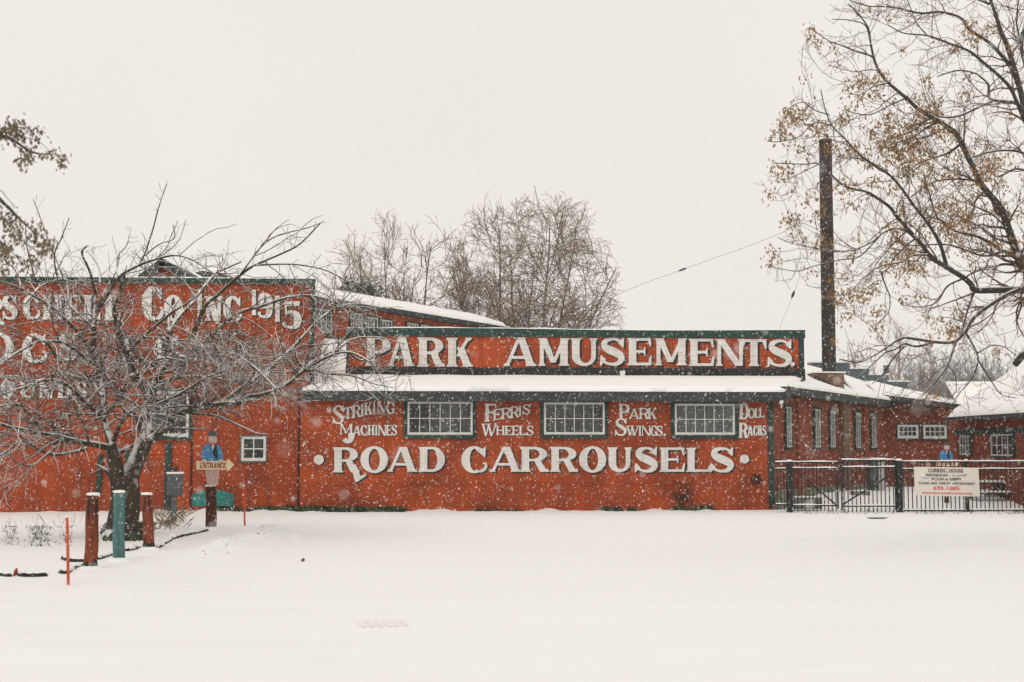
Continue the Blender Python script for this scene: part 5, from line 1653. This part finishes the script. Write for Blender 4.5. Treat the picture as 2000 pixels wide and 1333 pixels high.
GRP = 'bare trees beyond the sign'
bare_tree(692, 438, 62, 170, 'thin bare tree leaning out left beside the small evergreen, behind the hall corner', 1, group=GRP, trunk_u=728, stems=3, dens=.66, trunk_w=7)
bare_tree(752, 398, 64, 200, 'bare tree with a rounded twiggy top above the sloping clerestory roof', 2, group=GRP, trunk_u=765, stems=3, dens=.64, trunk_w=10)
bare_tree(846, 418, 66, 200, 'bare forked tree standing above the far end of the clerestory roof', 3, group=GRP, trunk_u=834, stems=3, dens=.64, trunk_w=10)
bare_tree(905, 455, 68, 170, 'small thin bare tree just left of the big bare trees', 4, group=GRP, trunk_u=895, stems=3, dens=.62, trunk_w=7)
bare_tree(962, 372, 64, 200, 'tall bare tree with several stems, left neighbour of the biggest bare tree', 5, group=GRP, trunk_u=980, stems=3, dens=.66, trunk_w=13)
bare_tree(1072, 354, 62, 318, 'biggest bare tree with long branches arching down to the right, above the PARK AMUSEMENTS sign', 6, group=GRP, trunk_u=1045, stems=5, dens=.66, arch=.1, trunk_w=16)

# small evergreen by the clerestory roof
ev = thing('evergreen_tree', P(700, 880, 56), 'small grey-green evergreen peeping over the snowy clerestory roof', 'tree')
rs = np.random.RandomState(4)
b = P(705, 880, 56); m = MB(); m.tube([(b[0], b[1], -.2), (b[0], b[1], 3), (b[0], b[1], 8)], [.18, .15, .03], 7); build(m, 'trunk', M['bark_back'], ev)
C = [P(705 + rs.normal(0, 20), 580 + abs(rs.normal(0, 1)) * 26 - 22 + rs.uniform(-6, 14), 56 + rs.normal(0, .8)) for _ in range(170)]
v, q = leaf_quads(rs, C, (9, 16), .16, .16, -.3, .16); build_np(v, q, 'crown', M['conifer'], ev, smooth=False)

# far right
GR2 = 'pale far trees on the right'
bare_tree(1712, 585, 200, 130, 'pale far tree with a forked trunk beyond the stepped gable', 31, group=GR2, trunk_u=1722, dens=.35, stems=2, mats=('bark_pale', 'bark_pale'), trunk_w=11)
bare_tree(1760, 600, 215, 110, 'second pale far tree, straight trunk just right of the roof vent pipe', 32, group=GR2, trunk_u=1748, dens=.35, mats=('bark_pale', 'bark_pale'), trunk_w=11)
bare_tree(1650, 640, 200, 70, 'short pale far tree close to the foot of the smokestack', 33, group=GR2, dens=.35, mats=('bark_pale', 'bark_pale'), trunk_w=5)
rs = np.random.RandomState(9)
B = Branches()
for i in range(560):                                          # far wood that reads as one grey mass
    u = rs.uniform(1600, 2150); D = rs.uniform(300, 420)
    hgt = rs.uniform(14, 25) * (1.0 if u > 1770 else .62)
    b = P(u, 880, D); b[2] = -.2
    f = np.linspace(0, 1, 5)
    pts = b + np.outer(f, (0, 0, hgt)) + np.outer(f ** 1.4, rs.normal(size=3) * np.array([1.2, 1.2, 0])); rad = .16 * (1 - f) + .03
    B.add(0, pts, rad)
    for p, r in sprout(rs, pts, rad, 2.6, 1.6, 5.6, 25, 65, .3, .12, 4, .08, .6, .05, .5):
        B.add(1, p, r)
v, q = B.arrays({0, 1}, {0: 4, 1: 3})
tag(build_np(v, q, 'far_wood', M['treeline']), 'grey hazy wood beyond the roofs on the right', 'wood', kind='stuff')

# far white house between the wood and the brick house
FHW = wall_y(P(1925, 800, 120)[1])
fh = thing('white_house', FHW.pt(1930, 880), 'pale snowy roofed house far off between the grey wood and the brick house', 'house')
g = MB(); g.pbox(FHW, 1876, 800, 1990, 900, -8, 0); build(g, 'wall', M['far_white'], fh)
g = MB(); q0, z0 = FHW.sz(1872, 802); q1, z1 = FHW.sz(1995, 742)
s4 = [FHW.at(q0, z0, .5), FHW.at(q1, z0, .5), FHW.at(q1 - .2, z1, -4), FHW.at(q0 + .4, z1, -4)]
build(snow_slab(s4, .15, seed=71), 'roof_snow', M['roof_snow'], fh, smooth=True)
g = MB(); g.bar(FHW.at(q0 + .9, z1 + .16, -4), FHW.at(q0 + 3.2, z1 + .16, -4), .2, .1); build(g, 'ridge', M['box_grey'], fh)

# ------------------------------------------------------------------ low plants
def tufts(rs, us, n, blade, mat, name, label, cat, lean=.5, kind=None, thick=.1, dens_up=1.0):
    V, Q, k = [], [], 0
    for _ in range(n):
        q_ = us(rs); p = q_ if len(q_) == 3 else G(*q_); p[2] = float(gz(p[0], p[1])) - .01
        a = norm(np.array([rs.normal() * lean, rs.normal() * lean, dens_up])); b = norm(np.cross(a, rs.normal(size=3)))
        L = blade * rs.uniform(.5, 1.3); w = L * thick
        V += [p - b * w, p + b * w, p + a * L * .6 + b * w * .8, p + a * L + np.array([0, 0, -L * .12])]
        Q.append((k, k + 1, k + 2, k + 3)); k += 4
    o = build_np(np.array(V), np.array(Q), name, mat, smooth=False)
    return tag(o, label, cat, kind=kind)


rs = np.random.RandomState(6)


def at_wall(u0, u1, depth, c, y=YM):
    cl = [rs.uniform(u0, u1) for _ in range(c)]

    def f(r):
        u = float(np.clip(r.choice(cl) + r.normal() * (u1 - u0) * .06, u0, u1))
        p = wall_y(y - .03 - depth * r.random_sample() ** 2).pt(u, 990); p[2] = float(gz(p[0], p[1]))
        return p
    return f


def along(u0, u1, v0, v1, c=None):
    cl = [rs.uniform(u0, u1) for _ in range(c)] if c else None

    def f(r):
        if cl:
            return float(np.clip(r.choice(cl) + r.normal() * (u1 - u0) * .05, u0, u1)), v0 + (v1 - v0) * r.random_sample() ** 1.5
        return r.uniform(u0, u1), v0 + (v1 - v0) * r.random_sample() ** 1.5
    return f


tufts(rs, at_wall(562, 792, .5, 9), 1500, .17, M['ivy'], 'ivy', 'dark green ground ivy along the wall base under the word ROAD', 'ivy', 1.0, 'stuff', .3)
tufts(rs, at_wall(1178, 1262, .35, 5), 420, .14, M['ivy'], 'ivy', 'snowy ground ivy at the wall base under the middle of CARROUSELS', 'ivy', 1.0, 'stuff', .3)
tufts(rs, at_wall(930, 1060, .2, 4), 160, .09, M['ivy'], 'ivy', 'sparse ground ivy at the wall base under the gap after ROAD', 'ivy', 1.0, 'stuff', .3)
tufts(rs, at_wall(1300, 1392, .3, 5), 360, .13, M['ivy'], 'ivy', 'ground ivy around the foot of the bare vine', 'ivy', 1.0, 'stuff', .3)
tufts(rs, at_wall(425, 565, .7, 8, YM + .3), 500, .13, M['ivy'], 'ivy', 'ground ivy between the teal board and the wall corner', 'ivy', 1.0, 'stuff', .3)
tufts(rs, along(203, 296, 1030, 1058), 900, .16, M['ivy'], 'undergrowth', 'snowy leafy undergrowth around the foot of the apple tree', 'undergrowth', .9, 'stuff', .22)
tufts(rs, along(305, 366, 1004, 1036), 170, .34, M['weed'], 'dry_weeds', 'clump of dry tan weeds beside the grey service box', 'weeds', .8, 'stuff', .018)
tufts(rs, along(0, 140, 1030, 1068, 9), 620, .075, M['ivy'], 'grass', 'scattered dark grass poking through the snow at the left edge', 'grass', .8, 'stuff', .1)
tufts(rs, along(0, 160, 1020, 1062, 6), 40, .32, M['weed'], 'dry_weeds', 'thin dry stalks standing in the snow at the left edge', 'weeds', .3, 'stuff', .006)
tufts(rs, along(385, 520, 1045, 1092, 12), 110, .035, M['weed'], 'litter', 'bits of leaf litter in the ploughed snow ridge', 'litter', 1.5, 'stuff', .3, .4)
tufts(rs, along(1760, 2000, 1000, 1005, 12), 260, .06, M['ivy'], 'grass', 'dark grass tips along the foot of the iron fence', 'grass', .9, 'stuff', .2)
tufts(rs, along(1540, 1745, 996, 1006, 8), 260, .06, M['weed'], 'grass', 'dead grass under the iron gate', 'grass', .9, 'stuff', .2)
# bare vine on the wall
rs = np.random.RandomState(17)
B = Branches()
for i in range(12):
    b = FRONT.pt(1335 + rs.normal(0, 14), 994, .05); f = np.linspace(0, 1, 6)[:, None]
    e = FRONT.pt(1337 + rs.normal(0, 22), 930 + abs(rs.normal(0, 22)), .05)
    pts = b + (e - b) * f + rs.normal(size=(6, 3)) * np.array([.05, .02, .03]); rad = np.full(6, .004); B.add(0, pts, rad)
    for q in sprout(rs, pts, rad, 12, .1, .35, 30, 90, .3, .2, 3, .1, .8, .004): 
        q[0][:, 1] = np.minimum(q[0][:, 1], YM - .02); B.add(1, *q)
v, q = B.arrays({0, 1}, {0: 4, 1: 3})
tag(build_np(v, q, 'bare_vine', M['vine'], base=FRONT.pt(1337, 994)), 'bare brown vine climbing the red wall under the L of CARROUSELS', 'vine')
bpy.context.view_layer.update()

# ------------------------------------------------------------------ falling snow
rs = np.random.RandomState(99)


def flakes(n, d0, d1, pw, r0, r1):
    D = d0 + (d1 - d0) * rs.random_sample(n) ** pw
    u = rs.uniform(-260, 2260, n); vv = rs.uniform(-200, 1330, n)
    d = FW[None] + np.outer((u - 1000) / F_PX, RT) - np.outer((vv - IH / 2) / F_PX, UP)
    p = CAM + d * (D / (d @ FH))[:, None]
    r = r0 * (r1 / r0) ** rs.random_sample(n)
    ok = (p[:, 2] > .05)
    return p[ok], r[ok]


sets = [flakes(80000, 14, 36.4, .8, .0024, .0056), flakes(16000, 14, 36, .8, .0052, .0088), flakes(10000, 7, 18, .7, .0025, .0055), flakes(430, 2.0, 6.5, .55, .003, .0065)]
pp = np.concatenate([s[0] for s in sets]); rr = np.concatenate([s[1] for s in sets])
keep = ~((pp[:, 1] > YM - .3)); pp, rr = pp[keep], rr[keep]
oct_v = np.array([(1, 0, 0), (-1, 0, 0), (0, 1, 0), (0, -1, 0), (0, 0, 1), (0, 0, -1)], float)
oct_f = np.array([(0, 2, 4), (2, 1, 4), (1, 3, 4), (3, 0, 4), (2, 0, 5), (1, 2, 5), (3, 1, 5), (0, 3, 5)])
n = len(pp)
jit = rs.uniform(.65, 1.35, (n, 6, 1))
V = pp[:, None, :] + oct_v[None] * jit * rr[:, None, None]
# flakes fall on a slant: each is a little longer along its path
V[:, 4] += np.array([.35, 0, .9]) * rr[:, None] * .6
Fq = (oct_f[None] + (np.arange(n) * 6)[:, None, None]).reshape(-1, 3)
fl = build_np(V.reshape(-1, 3), Fq, 'falling_snow', M['flake'], smooth=True)
tag(fl, 'falling snowflakes filling the air before the buildings', 'snow', kind='stuff')

# ------------------------------------------------------------------ snowy air
HZ = MB(); HZ.box((-600, -70, -1.6), (600, 600, 60))
hz_m = bpy.data.materials.new('snowy_air'); hz_m.use_nodes = True
hn, hl = hz_m.node_tree.nodes, hz_m.node_tree.links; hn.clear()
ho = hn.new('ShaderNodeOutputMaterial'); hv = hn.new('ShaderNodeVolumePrincipled')
hv.inputs['Color'].default_value = (0.97, 0.96, 0.95, 1); hv.inputs['Density'].default_value = 0.0005
hl.new(hv.outputs[0], ho.inputs['Volume'])
tag(build(HZ, 'haze', hz_m), 'pale snowy air thickening with distance', 'haze', kind='stuff')
print('flakes', n, 'apple faces', NTW)
